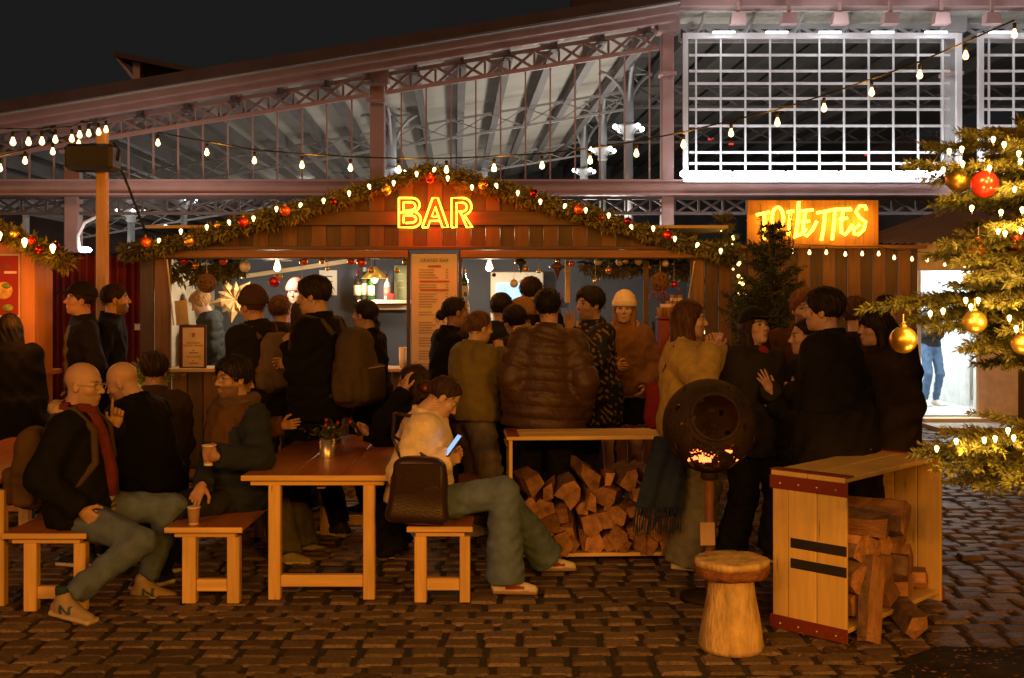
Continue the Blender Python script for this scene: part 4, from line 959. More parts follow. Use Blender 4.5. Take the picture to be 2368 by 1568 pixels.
T1 = fir('christmas_fir', 'large lit Christmas fir with baubles at the right edge', fb, 3.1, .62, 15, 7, 33, NEEDLE, (.027, .0028), 600, 1.5, 0, TIPS, .0)
FB = [(2223, 348), (2225, 382), (2194, 353), (2180, 396), (2287, 392), (2296, 325), (2321, 337), (2355, 358), (2359, 376), (2314, 494), (2363, 488), (2307, 537), (2323, 542), (2360, 536), (2246, 484), (2180, 722), (2244, 712), (2261, 697), (2333, 738), (2232, 697), (2349, 763), (2165, 1040), (2210, 1023), (2275, 1020), (2300, 1017), (2330, 998), (2343, 1015), (2345, 440), (2150, 728)]
for i, (x, y) in enumerate(FB):
    q = P(x, y, 4.0); inst(bulb_me, 'bulb', q, T1, (R(180), 0, 0), .30); inst(sock_me, 'socket', q, T1, (R(180), 0, 0), .22)
    if i % 2 == 0: lamp('fir_light', q - Vector((0, .06, 0)), 3.4, (1, .56, .13), .02, T1)
for (k, x, y, r, lb) in (('red', 2276, 426, .05, 'matt red bauble high on the large fir'), ('gold', 2216, 414, .05, 'gold bauble behind the red one on the large fir'), ('gold', 2088, 786, .0495, 'gold bauble hanging free at the tip of a fir branch'), ('gold', 2253, 744, .043, 'gold bauble half hidden among the fir branches before the doorway'), ('orange', 2262, 575, .042, 'orange bauble on the large fir below the red one'), ('gold', 2364, 795, .04, 'gold bauble at the frame edge low on the large fir'), ('orange', 2350, 555, .04, 'orange bauble at the right edge of the large fir')):
    bauble(k, P(x, y, 4.1 if k == 'red' or x in (2088, 2253, 2364) else 4.32), r, lb, 'baubles on the large fir', .03)
# ------------------------------------------------------------------ table, benches
def PINE(a): return wood('pine', (.66, .42, .13), a, var=.22, knots=2.2)
def VARN(a): return wood('varnished', (.42, .15, .042), a, rough=.28, var=.2, spec=.5)
def trestle(name, label, cat, x0, x1, Y, z, L, lx0, lx1, group=None, nb=3, leg=.075, sz=.10):
    X0 = (x0 - CX) * Y / FPX; X1 = (x1 - CX) * Y / FPX; o = thing(name, label, cat, ((X0 + X1) / 2, Y, 0), group)
    w = (X1 - X0) / nb
    for k in range(nb):
        part(MB().box((X0 + w * (k + .5), Y + L / 2, z - .014), (w - .002, L, .028), b=.004), 'top_board', VARN('y'), o)
    part(MB().box(((X0 + X1) / 2, Y - .006, z - .0145), (X1 - X0 + .004, .012, .031), b=.004), 'end_strip', PINE('x'), o)
    for yy in (Y + .05, Y + L - .12):
        part(MB().box(((X0 + X1) / 2, yy, z - .045), (X1 - X0 - .09, .06, .03), b=.004), 'cleat', PINE('x'), o)
        A = (lx0[0] - CX) * Y / FPX, (lx0[1] - CX) * Y / FPX; Bq = (lx1[0] - CX) * Y / FPX, (lx1[1] - CX) * Y / FPX
        for (a, b) in (A, Bq): part(MB().box(((a + b) / 2, yy, (z - .06) / 2), (b - a, .06, z - .06), b=.004), 'leg', PINE('z'), o)
        part(MB().box(((A[1] + Bq[0]) / 2, yy + .004, sz), (Bq[0] - A[1], .045, .068), b=.004), 'stretcher', PINE('x'), o)
    part(MB().box(((X0 + X1) / 2, Y + L / 2, z - .075), (.05, L - .3, .05), b=.004), 'rail', PINE('y'), o)
    return o
trestle('wooden_table', 'wooden trestle table with reddish top beside the woman in the white jacket', 'table', 558, 905, 6.36, .711, 1.9, (618, 646), (838, 865), sz=.105)
trestle('wooden_bench', 'wooden bench with a paper cup on its near end, left of the table', 'bench', 381, 560, 6.28, .433, 1.9, (418, 450), (522, 551), 'trestle benches', 2)
trestle('wooden_bench', 'wooden bench under the woman in the white jacket', 'bench', 941, 1092, 6.30, .433, 1.9, (957, 985), (1062, 1086), 'trestle benches', 2)
trestle('wooden_bench', 'wooden bench under the man in jeans at the left', 'bench', 4, 200, 6.12, .433, 1.9, (50, 80), (166, 194), 'trestle benches', 2)
trestle('wooden_table', 'wooden table cut off by the left edge, only its end leg showing', 'table', -330, -6, 6.2, .711, 1.9, (-280, -250), (-22, 5), sz=.105)
# cups, plant can and phone on the furniture
def paper_cup(q, label, h=.10, r=.036):
    o = thing('paper_cup', label, 'cup', tuple(q), 'paper cups'); q = np.array(q)
    part(MB().lathe([(r * .75, 0), (r * .76, .008), (r, h - .004), (r * .96, h - .004), (r * .72, .01), (.001, .008)], q, 16), 'cup', KRAFT, o, True)
    part(MB().lathe([(r * 1.0, h - .005), (r * 1.06, h - .003), (r * 1.06, h + .003), (r * .97, h + .002)], q, 16), 'rim', CREAM, o, True)
    part(MB().lathe([(r * .765, -.001), (r * .785, .012), (r * .77, .013)], q, 16), 'base_band', CREAM, o, True)
    return o
paper_cup(P(448, 1213, 6.38) * 1, 'brown paper cup standing on the bench left of the table')
o = thing('plant_can', 'small tin can with red berries and twigs on the table', 'decoration', tuple(P(757, 1044, 7.1)))
q = np.array((P(757, 0, 7.1)[0], 7.1, .712))
part(MB().lathe([(.05, 0), (.05, .002), (.052, .115), (.05, .115), (.047, .01)], q, 20), 'tin', M('tin', (.62, .55, .42), rough=.3, metal=.8, var=.1), o, True)
m = MB(); m2 = MB(); m3 = MB()
for k in range(9):
    e = q + np.array((rng.normal(0, .05), rng.normal(0, .05), rng.uniform(.13, .24))); m.tube([q + (0, 0, .09), (q + e) / 2 + np.array((0, 0, .06)), e], .003, 4)
    m2.sphere(e, .012, 6, 4) if k % 2 else None
c_ = q + np.array((0, 0, .15)) + rng.normal(0, 1, (160, 3)) * np.array((.06, .05, .03)); V_, F_ = blades(160, c_, c_ - q, .05, .006, .4, 0, 3)
part(m, 'twigs', TWIG, o); part(m2, 'berries', MATS['berry'], o, True); part(MB().add(V_, F_), 'needles', NEEDLE_D, o)
paper_cup((P(762, 0, 7.75)[0], 7.75, .712), 'brown paper cup behind the tin can on the table', .115, .04)

# ------------------------------------------------------------------ firewood boxes and logs
ENDG = M('log_face', (.33, .165, .062), rough=.85, var=.5, scale=9, stretch=(1.6, .5, 1.6), bump=.7, bscale=45, rand=.42)
BARK = M('log_bark', (.17, .10, .055), rough=.85, var=.45, scale=14, bump=.9, bscale=35, rand=.25)
def log_mesh(seed, r, L, sides, squash=1.0, bark=True):
    """split billet lying along local y, with pale split faces and a bark side; one mesh, two materials"""
    g = np.random.default_rng(seed); n = sides + int(g.integers(0, 3)); a0 = g.random() * 6
    an = np.sort(a0 + (np.arange(n) + g.uniform(-.28, .28, n)) * 2 * math.pi / n); rad = r * g.uniform(.62, 1.18, n)
    V = []; F = []
    ring = 5
    for k in range(ring):
        t = k / (ring - 1) - .5; tw = g.normal(0, .07)
        for i in range(n): V.append((rad[i] * math.cos(an[i] + tw) * (1 + g.normal(0, .03)), t * L + (g.normal(0, .006) if k in (0, ring - 1) else 0), rad[i] * math.sin(an[i] + tw) * squash * (1 + g.normal(0, .03))))
    mi = []
    for k in range(ring - 1):
        for i in range(n): F.append([k * n + i, (k + 1) * n + i, (k + 1) * n + (i + 1) % n, k * n + (i + 1) % n]); mi.append(1 if (bark and i >= n - max(1, n // (2 if seed % 2 else 3))) else 0)
    F.append(list(range(n))); mi.append(0); F.append([(ring - 1) * n + i for i in range(n)][::-1]); mi.append(0)
    me = bpy.data.meshes.new('log'); me.from_pydata(V, [], F); me.materials.append(ENDG); me.materials.append(BARK); me.polygons.foreach_set('material_index', mi); me.update()
    return me
def log(loc, rot, me, label, group):
    o = bpy.data.objects.new('firewood_log', me); COL.objects.link(o); o.location = loc; o.rotation_euler = rot; WL[o.name] = Vector(loc); return tag(o, label, 'log', group)
def wood_box(label, c0, ang, L, W, H, slots):
    """c0: near corner; u runs along the length, v across"""
    u = np.array((math.cos(ang), math.sin(ang), 0)); v = np.array((math.sin(ang), -math.cos(ang), 0)); c0 = np.array((*c0, 0.0)); Rm = np.array([u, v, (0, 0, 1)]).T
    o = thing('firewood_box', label, 'firewood box', tuple(c0), 'open firewood boxes')
    def bx(a, b, h, s, mat, nm, bev=.004): return part(MB().box(c0 + u * a + v * b + np.array((0, 0, h)), s, Rm, b=bev), nm, mat, o)
    nm_ = 'box'; pz = wood('box_pine', (.68, .46, .15), 'z', var=.13, knots=3.0); px_ = wood('box_pine', (.68, .46, .15), 'x', var=.13)
    for e, a in ((0, .012), (1, L - .012)):
        nb = 3; ws = [W * .22, W * .78 * .5, W * .78 * .5] if e == 0 else [W / 3] * 3; b = -W
        for k in range(nb): bx(a + (.003 if (k == 0 and e == 0) else 0), b + ws[k] / 2, H / 2, (.024, ws[k] - .003, H - .004), pz, 'end_board'); b += ws[k]
        RED = M('band_red', (.20, .035, .018), rough=.45, var=.1)
        s = -1 if e == 0 else 1
        for zz in (H - .035, .04):
            bx(a + s * .016, -W / 2, zz, (.007, W + .02, .07), RED, 'metal_band', .002)
            for k in range(4): part(MB().sphere(c0 + u * (a + s * .021) + v * (-W + W * (k + .5) / 4) + np.array((0, 0, zz - .005)), .0075, 8, 5), 'screw', M('screw', (.75, .6, .4), rough=.3, metal=.8), o, True)
        if slots and e == 0:
            for zz in (.60 * H - .02, .47 * H - .02): bx(a - .0135, -.47 * W * .78 - .0, zz, (.004, W * .74, .05), M('slot_black', (.02, .017, .012), rough=.9), 'slot', .001)
    for k in range(2): bx(L / 2, -W * (.25 + .5 * k), H + .012, (L + .03, W / 2 - .003, .026), px_, 'top_board')
    bx(-.004 + L * .03, -W / 2, H + .0285, (.075, W + .016, .006), RED, 'metal_band', .002); bx(L - L * .03, -W / 2, H + .0285, (.075, W + .016, .006), RED, 'metal_band', .002)
    bx(L / 2, -W / 2, .055, (L - .05, W - .02, .024), px_, 'floor_board')
    return o, c0, u, v
# the near box, seen from its end
bo, c0, u, v = wood_box('near firewood box with dark slots beside the stump stool', (1.655, 5.555), math.atan2(.714, .70), 1.12, .42, .80, True)
ua = math.atan2(u[1], u[0])
LB = ['near bottom left', 'second in the bottom row', 'middle of the bottom row', 'fourth in the bottom row', 'far end of the bottom row', 'second layer beside the end panel', 'second in the second layer', 'middle of the second layer', 'far part of the second layer', 'third layer beside the end panel', 'second in the third layer', 'third in the third layer', 'far end of the third layer', 'topmost on the heap', 'topmost towards the far panel']
SL = [(.16, .15), (.33, .145), (.53, .15), (.74, .145), (.95, .14), (.17, .30), (.42, .275), (.63, .285), (.86, .27), (.17, .44), (.37, .40), (.55, .41), (.76, .40), (.33, .53), (.66, .53)]
for i, (a, z) in enumerate(SL):
    r = (.088 if i % 3 else .1) * rng.uniform(.85, 1.05); q = c0 + u * (a + rng.normal(0, .008)) + v * (-.19 + rng.normal(0, .035)) + np.array((0, 0, z))
    log(tuple(q), (rng.normal(0, .1), rng.uniform(0, 6.28), math.atan2(v[1], v[0]) - math.pi / 2 + rng.normal(0, .2 if a > .25 else .04)), log_mesh(200 + i, r, rng.uniform(.30, .38), 4 + i % 3), 'split log in the near firewood box, ' + LB[i], 'logs in the near firewood box')
q = G(2030, 1480); me = log_mesh(260, .06, .42, 6); log((q[0] - .03, q[1] + .02, .2), (R(78), R(12), .3), me, 'bark covered log leaning upright against the near box', 'logs in the near firewood box')
q = G(2110, 1462); log((q[0], q[1] + .05, .06), (0, 0, ua - R(50)), log_mesh(261, .075, .34, 4, .8), 'squared log lying on the ground beside the near box', 'logs in the near firewood box')
# the box further back, seen from its open side
bo2, c1, u2, v2 = wood_box('far firewood box with a long pale top behind the fire ball', (-.02, 7.22), R(3), 1.12, .42, .80, False)
ML = [(1221, 1123, .085, 2.0, 4), (1275, 1136, .08, 1.9, 4), (1318, 1139, .085, 1.2, 5), (1359, 1106, .1, .7, 4), (1448, 1112, .1, 1.9, 4), (1413, 1112, .05, 1.9, 4), (1418, 1150, .08, 1.2, 5), (1502, 1106, .07, .4, 5), (1485, 1152, .075, .9, 4), (1259, 1182, .075, 1.4, 5), (1302, 1186, .075, .2, 5), (1340, 1178, .06, 1.7, 4), (1366, 1160, .06, 1.5, 4), (1399, 1204, .08, 1.6, 4), (1436, 1195, .07, 1.2, 6), (1460, 1184, .05, 2, 5), (1272, 1212, .065, 1.5, 5), (1321, 1228, .09, .5, 4), (1367, 1214, .08, 1.0, 5), (1361, 1256, .08, .9, 4), (1297, 1273, .07, 1.6, 5), (1328, 1273, .06, 1.7, 4), (1370, 1284, .065, .2, 5), (1407, 1266, .08, .8, 6), (1440, 1243, .075, 1.8, 4), (1472, 1268, .08, 1.4, 4), (1470, 1228, .06, .7, 5), (1503, 1265, .07, 1.6, 5), (1516, 1232, .07, .5, 5), (1482, 1206, .065, 1, 4), (1520, 1190, .07, .4, 5), (1545, 1150, .07, 1, 5), (1550, 1210, .08, .2, 5), (1555, 1265, .08, .7, 4), (1250, 1250, .07, 1, 5), (1240, 1215, .06, .3, 5), (1232, 1170, .06, 1, 5), (1436, 1285, .05, .3, 5)]
ordn = ['first', 'second', 'third', 'fourth', 'fifth', 'sixth', 'seventh', 'eighth', 'ninth', 'tenth', 'eleventh', 'twelfth', 'thirteenth', 'fourteenth', 'fifteenth', 'sixteenth', 'seventeenth']
rows = {'top': [], 'middle': [], 'bottom': []}
for i, a in enumerate(ML): rows['top' if a[1] < 1165 else 'middle' if a[1] < 1222 else 'bottom'].append(i)
for i, (x, y, r, tilt, n) in enumerate(ML):
    rw = [k for k in rows if i in rows[k]][0]; order = sorted(rows[rw], key=lambda k: ML[k][0]).index(i)
    q = P(x, y, 7.22 + .02 * (i % 4)); log((q[0], q[1] + .17, max(q[2], r * .8 + .07)), (rng.normal(0, .05), tilt, rng.normal(0, .1)), log_mesh(300 + i, r * 1.12, .34, n, .75 if n == 4 else 1), f'split log end, {ordn[order]} from the left in the {rw} layer of the far box', 'logs in the far firewood box')
# stump stool
st = thing('stump_stool', 'stool of a thick log disc on a flared stump', 'stool', tuple(G(1695, 1500))); q = np.array(G(1690, 1497)); k_ = q[1] / FPX
CUT = M('cut_wood', (.58, .40, .17), rough=.7, var=.42, scale=5, stretch=(3, 3, 1), bump=.9, bscale=22)
g = np.random.default_rng(5)
def blob_lathe(prof, c, n, amp, seed):
    g = np.random.default_rng(seed); ph = g.random(6) * 6; m = MB(); V = []; F = []
    for (r, z) in prof:
        for k in range(n):
            a = 2 * math.pi * k / n; rr = r * (1 + amp * (.5 * math.sin(2 * a + ph[0]) + .35 * math.sin(3 * a + ph[1] + z * 3) + .3 * math.sin(7 * a + ph[2] + z * 9) + g.normal(0, .25))); V.append((rr * math.cos(a), rr * math.sin(a), z + g.normal(0, .002)))
    for i in range(len(prof) - 1):
        for k in range(n): k2 = (k + 1) % n; F.append([i * n + k, i * n + k2, (i + 1) * n + k2, (i + 1) * n + k])
    F.append([(len(prof) - 1) * n + k for k in range(n)]); F.append(list(range(n))[::-1]); m.add(np.array(V) + np.asarray(c), F); return m
part(blob_lathe([(.155, 0), (.157, .02), (.150, .08), (.135, .17), (.118, .26), (.108, .33), (.106, .36)], q, 30, .02, 1), 'stump', CUT, st, True)
part(blob_lathe([(.14, .350), (.166, .358), (.175, .380), (.172, .395), (.178, .41)], q, 48, .07, 2), 'bark_edge', M('red_bark', (.24, .09, .035), rough=.85, var=.45, scale=18, bump=.9, bscale=40), st, True)
part(blob_lathe([(.176, .408), (.181, .425), (.178, .437), (.17, .441), (.1, .443), (.001, .443)], q, 48, .05, 3), 'seat_disc', CUT, st, True)
# ------------------------------------------------------------------ fire ball
FBp = np.array(P(1640, 984, 6.42)); RB = .268
fbt = thing('fire_ball', 'rusty pierced steel fire ball on a pole with glowing embers inside', 'fire bowl', (FBp[0], FBp[1], 0))
RUST = M('rust_steel', (.030, .017, .011), rough=.75, metal=.25, var=.5, scale=9, bump=.6, bscale=50)
NU, NV = 176, 110; V = []; F = []; g = np.random.default_rng(3)
hd = np.array((-.02, -.9, .30)); hd /= np.linalg.norm(hd); 
for j in range(NV + 1):
    for i in range(NU):
        th_, ph_ = math.pi * j / NV, 2 * math.pi * i / NU; V.append((math.sin(th_) * math.cos(ph_), math.sin(th_) * math.sin(ph_), math.cos(th_)))
V = np.array(V)
def hole(d):
    if d @ hd > .87: return True                     # round mouth
    if abs(d[2]) > .86: return False
    u = math.atan2(d[0], -d[1]); w = d[2]
    s = math.sin(u * 9 + 2.2 * math.sin(w * 7 + 1)) + math.sin(w * 15 + 2.0 * math.sin(u * 4)) + .6 * math.sin(u * 21 + w * 9)
    ld = np.array((-.05, -.86, -.5)); near = d @ ld
    return (s > 1.42 or (near > .86 and math.sin(d[0] * 60 + 3 * math.sin(d[2] * 40)) * math.sin(d[2] * 55 + 2 * math.sin(d[0] * 37)) > .12)) and (d @ hd < .80)
for j in range(NV):
    for i in range(NU):
        f = [j * NU + i, (j + 1) * NU + i, (j + 1) * NU + (i + 1) % NU, j * NU + (i + 1) % NU]; c_ = V[f].mean(0); c_ /= np.linalg.norm(c_)
        if not hole(c_): F.append(f)
used = sorted({i for f in F for i in f}); mp_ = {k: n for n, k in enumerate(used)}; Vo = V[used]; no = len(used)
Vall = np.vstack([Vo * RB, Vo * (RB - .008)]); Fo = [[mp_[i] for i in f] for f in F]; edge = {}
for f in Fo:
    for a, b in zip(f, f[1:] + f[:1]): edge[(a, b)] = 1
Fi = [[i + no for i in f[::-1]] for f in Fo]; Fe = [[a, a + no, b + no, b][::-1] for (a, b) in edge if (b, a) not in edge and a != b]
part(MB().add(Vall + FBp, [f[::-1] for f in Fo] + [f[::-1] for f in Fi] + [f[::-1] for f in Fe]), 'shell', RUST, fbt)
t1 = np.cross(hd, (0, 0, 1)); t1 /= np.linalg.norm(t1); t2 = np.cross(t1, hd)
rr = RB * .49
part(MB().tube([FBp + hd * RB * .87 + rr * (t1 * math.cos(a) + t2 * math.sin(a)) for a in np.linspace(0, 2 * math.pi, 33)], .011, 6), 'mouth_ring', RUST, fbt, True)
part(MB().tube([FBp + (0, 0, -RB + .01), (FBp[0], FBp[1], .02)], .027, 12), 'pole', M('pole_rust', (.20, .075, .03), rough=.6, var=.3), fbt, True)
part(MB().lathe([(.024, 0), (.05, .012), (.05, .05), (.03, .06)], FBp + (0, 0, -RB - .045), 12), 'collar', RUST, fbt, True)
part(MB().lathe([(.17, 0), (.17, .012), (.04, .03)], (FBp[0], FBp[1], .004), 20), 'foot', RUST, fbt, True)
part(MB().box((FBp[0] - .02, FBp[1] - .05, P(0, 1232, 6.4)[2]), (.085, .012, .13), rotx(-.15), b=.003), 'instruction_plate', M('plate_tan', (.42, .27, .15), rough=.6), fbt)
EMB = M('embers', (.2, .02, .0), emit=(1.0, .20, .045), estr=3.6); 
for k in range(16):
    a = g.random() * 6.28; r = .15 * g.random() ** .5; c_ = FBp + np.array((r * math.cos(a) * 1.1, r * math.sin(a) - .07, -.17 + .03 * g.random()))
    me = log_mesh(400 + k, .03, .07, 5, 1, False); ob = part(me, 'ember', None, fbt); me.materials.clear(); me.materials.append(EMB if k % 3 != 2 else M('char', (.02, .018, .016), rough=.9)); me.transform(Matrix.Translation(Vector(c_)) @ Euler((g.normal(), g.normal(), g.normal())).to_matrix().to_4x4())
for (dx, dz, a, tl) in ((-.05, -.125, .9, .5), (.07, -.115, -1.0, -.5)):
    me = log_mesh(430 + int(dx * 100), .038, .2, 5); me.transform(Matrix.Translation(Vector(FBp + np.array((dx, -.06, dz)))) @ Euler((.3, tl, a)).to_matrix().to_4x4()); part(me, 'burning_log', None, fbt)
    if dx < 0: me.materials.clear(); me.materials.append(MATS['char'])
lamp('ember_light', FBp + np.array((0, -.02, -.155)), .7, (1, .25, .05), .06, fbt)
# ------------------------------------------------------------------ people: implicit surfaces meshed with surface nets
def surface_net(fn, lo, hi, res):
    lo = np.asarray(lo, float); hi = np.asarray(hi, float); n = np.maximum(4, np.ceil((hi - lo) / res).astype(int) + 1)
    ax = [(lo[k] + res * np.arange(n[k])).astype(np.float32) for k in range(3)]
    X, Y, Z = np.meshgrid(*ax, indexing='ij'); pts = np.stack([X.ravel(), Y.ravel(), Z.ravel()], 1)
    v = fn(pts).reshape(n).astype(np.float32)
    v[0], v[-1], v[:, 0], v[:, -1], v[:, :, 0], v[:, :, -1] = [np.maximum(a, 1e-4) for a in (v[0], v[-1], v[:, 0], v[:, -1], v[:, :, 0], v[:, :, -1])]
    s = v < 0
    cor = [(a, b, c) for a in (0, 1) for b in (0, 1) for c in (0, 1)]
    cs = np.stack([s[a:n[0] - 1 + a, b:n[1] - 1 + b, c:n[2] - 1 + c] for a, b, c in cor], 0); cnt = cs.sum(0)
    cell = (cnt > 0) & (cnt < 8); ci = np.argwhere(cell)
    if len(ci) == 0: return np.zeros((0, 3)), []
    idx = -np.ones(cell.shape, int); idx[cell] = np.arange(len(ci))
    acc = np.zeros((len(ci), 3)); num = np.zeros(len(ci))
    for i, A in enumerate(cor):
        for j, B_ in enumerate(cor):
            if j > i and sum(abs(np.array(A) - np.array(B_))) == 1:
                va = v[ci[:, 0] + A[0], ci[:, 1] + A[1], ci[:, 2] + A[2]]; vb = v[ci[:, 0] + B_[0], ci[:, 1] + B_[1], ci[:, 2] + B_[2]]
                c = (va < 0) != (vb < 0); t = np.where(c, va / np.where(c, va - vb, 1), 0)
                acc += np.where(c[:, None], np.array(A) + t[:, None] * (np.array(B_) - np.array(A)), 0); num += c
    V = lo + res * (ci + acc / num[:, None]); F = []
    for k in range(3):
        a, b = [(1, 2), (2, 0), (0, 1)][k]
        sl0 = [slice(None)] * 3; sl1 = [slice(None)] * 3; sl0[k] = slice(0, -1); sl1[k] = slice(1, None)
        e = s[tuple(sl0)] != s[tuple(sl1)]; q = np.argwhere(e); q = q[(q[:, a] > 0) & (q[:, b] > 0) & (q[:, a] < n[a] - 1) & (q[:, b] < n[b] - 1)]
        ea = np.zeros(3, int); ea[a] = 1; eb = np.zeros(3, int); eb[b] = 1
        g = lambda o: idx[tuple((q - o).T)]
        quad = np.stack([g(ea + eb), g(eb), g(0 * ea), g(ea)], 1); fl = s[tuple(q.T)]
        quad[~fl] = quad[~fl][:, ::-1]; F.append(quad)
    return V, np.vstack(F)
def smin(a, b, k):
    h = np.clip(.5 + .5 * (b - a) / k, 0, 1); return b + (a - b) * h - k * h * (1 - h)
def smax(a, b, k): return -smin(-a, -b, k)
def rc_(p, a, b, ra, rb):
    a = np.asarray(a, np.float32); b = np.asarray(b, np.float32); ba = b - a; pa = p - a
    h = np.clip(pa @ ba / (ba @ ba + 1e-9), 0, 1); return np.linalg.norm(pa - h[:, None] * ba, axis=1) - (ra + (rb - ra) * h)
def el_(p, c, r):
    q = p - np.asarray(c, np.float32); r = np.asarray(r, np.float32); k0 = np.linalg.norm(q / r, axis=1); k1 = np.linalg.norm(q / (r * r), axis=1); return k0 * (k0 - 1) / (k1 + 1e-6)
def bx_(p, c, h, r):
    q = np.abs(p - np.asarray(c, np.float32)) - (np.asarray(h, np.float32) - r); return np.linalg.norm(np.maximum(q, 0), axis=1) + np.minimum(q.max(1), 0) - r
def wrinkle(p, amp, f, seed):
    g = np.random.default_rng(seed); o = np.zeros(len(p), np.float32)
    w = p + .03 * np.sin(p[:, [1, 2, 0]] * f * .6 + seed)
    for k in range(4):
        d = g.normal(0, 1, 3) * np.array((1, 1, 1.5)); d /= np.linalg.norm(d); o += np.abs(np.sin((w @ d.astype(np.float32)) * f * (1 + .37 * k) + g.random() * 6)) / (1 + .5 * k)
    return amp * (o - 1.6)
def ik(a, t, l1, l2, pole):
    a = np.array(a, float); t = np.array(t, float); d = t - a; L = np.linalg.norm(d); u = d / (L + 1e-9); L = min(L, (l1 + l2) * .995); t = a + u * L
    x = (l1 * l1 - l2 * l2 + L * L) / (2 * L + 1e-9); h = math.sqrt(max(l1 * l1 - x * x, 0)); pl_ = np.array(pole, float); pl_ = pl_ - u * (pl_ @ u); pl_ /= np.linalg.norm(pl_) + 1e-9
    return a + u * x + pl_ * h, t
HEADS = {}
def head_mesh(kind):
    if kind in HEADS: return HEADS[kind]
    f = kind == 'f'
    def fn(p):
        q = p.copy(); q[:, 0] = np.abs(q[:, 0])
        d = el_(p, (0, -.012, .035), (.074, .094, .083)); d = smin(d, el_(p, (0, .022, -.028), (.059 if f else .062, .071, .083)), .03)
        d = smin(d, el_(p, (0, .034, -.076), (.040 if f else .047, .047, .037)), .03); d = smin(d, el_(p, (0, .070, -.097), (.018, .015, .014)), .022)
        d = smin(d, el_(q, (.042, .058, -.022), (.022, .022, .02)), .02); d = smin(d, rc_(q, (0, .079, .026), (.036, .073, .028), .011, .008), .012)
        d = smax(d, -el_(q, (.031, .096, .004), (.017, .017, .012)), .012)
        d = smin(d, el_(q, (.031, .0715, .002), (.0145, .0115, .0095)), .004); d = smin(d, el_(q, (.031, .0735, .0125), (.016, .0105, .0055)), .005)
        d = smin(d, rc_(p, (0, .086, .012), (0, .109, -.025), .0075, .0100 if f else .0118), .010); d = smin(d, el_(q, (.010, .097, -.030), (.008, .010, .007)), .006)
        d = smin(d, el_(p, (0, .088, -.058), (.021, .011, .0055)), .006); d = smin(d, el_(p, (0, .086, -.0695), (.018, .011, .0065)), .006)
        d = smax(d, -el_(p, (0, .099, -.0635), (.019, .006, .0018)), .003)
        d = smin(d, el_(q, (.075, -.006, -.008), (.010, .019, .030)), .008); d = smax(d, -el_(q, (.086, .002, -.006), (.006, .009, .016)), .006)
        d = smin(d, rc_(p, (0, -.022, -.055), (0, -.034, -.15), .050 if f else .056, .052 if f else .060), .03)
        return d
    V, F = surface_net(fn, (-.10, -.12, -.175), (.10, .135, .13), .0058); HEADS[kind] = (V, F); return HEADS[kind]
def head_cols(V, skin, lips, brow, beard, hairc):
    q = V.copy(); q[:, 0] = np.abs(q[:, 0]); c = np.tile(np.array(skin, float), (len(V), 1))
    def blend(w, col): w = np.clip(w, 0, 1)[:, None]; c[:] = c * (1 - w) + np.array(col) * w
    bl = np.exp(-((q[:, 0] - .042) ** 2 + (q[:, 2] + .03) ** 2) / .0006) * (V[:, 1] > .03); blend(bl * .3, np.array(skin) * (1.08, .72, .66))
    blend((V[:, 1] > .07) * (np.exp(-(V[:, 0] / .02) ** 4) * np.exp(-((V[:, 2] + .064) / .0095) ** 4)), lips)
    blend((V[:, 1] > .05) * np.exp(-((q[:, 0] - .032) / .02) ** 4) * np.exp(-((V[:, 2] - .027) / .0065) ** 4) * .95, brow)
    if beard: blend((V[:, 2] < -.035) * (V[:, 1] > .0) * np.clip((-.03 - V[:, 2]) / .015, 0, 1) * (np.hypot(V[:, 0], (V[:, 2] + .064) * 1.6) > .02) * (V[:, 2] > -.115) * beard, hairc)
    e = np.hypot(q[:, 0] - .031, (V[:, 2] - .003) * 1.25); blend((e < .0095) * (V[:, 1] > .068) * .9, (.30, .25, .22)); blend((e < .0078) * (V[:, 1] > .066), (.03, .02, .015))
    blend((np.abs(e - .0115) < .0032) * (V[:, 1] > .055) * (V[:, 2] > .002) * .9, (.04, .025, .02))
    return c
HAIRS = {}
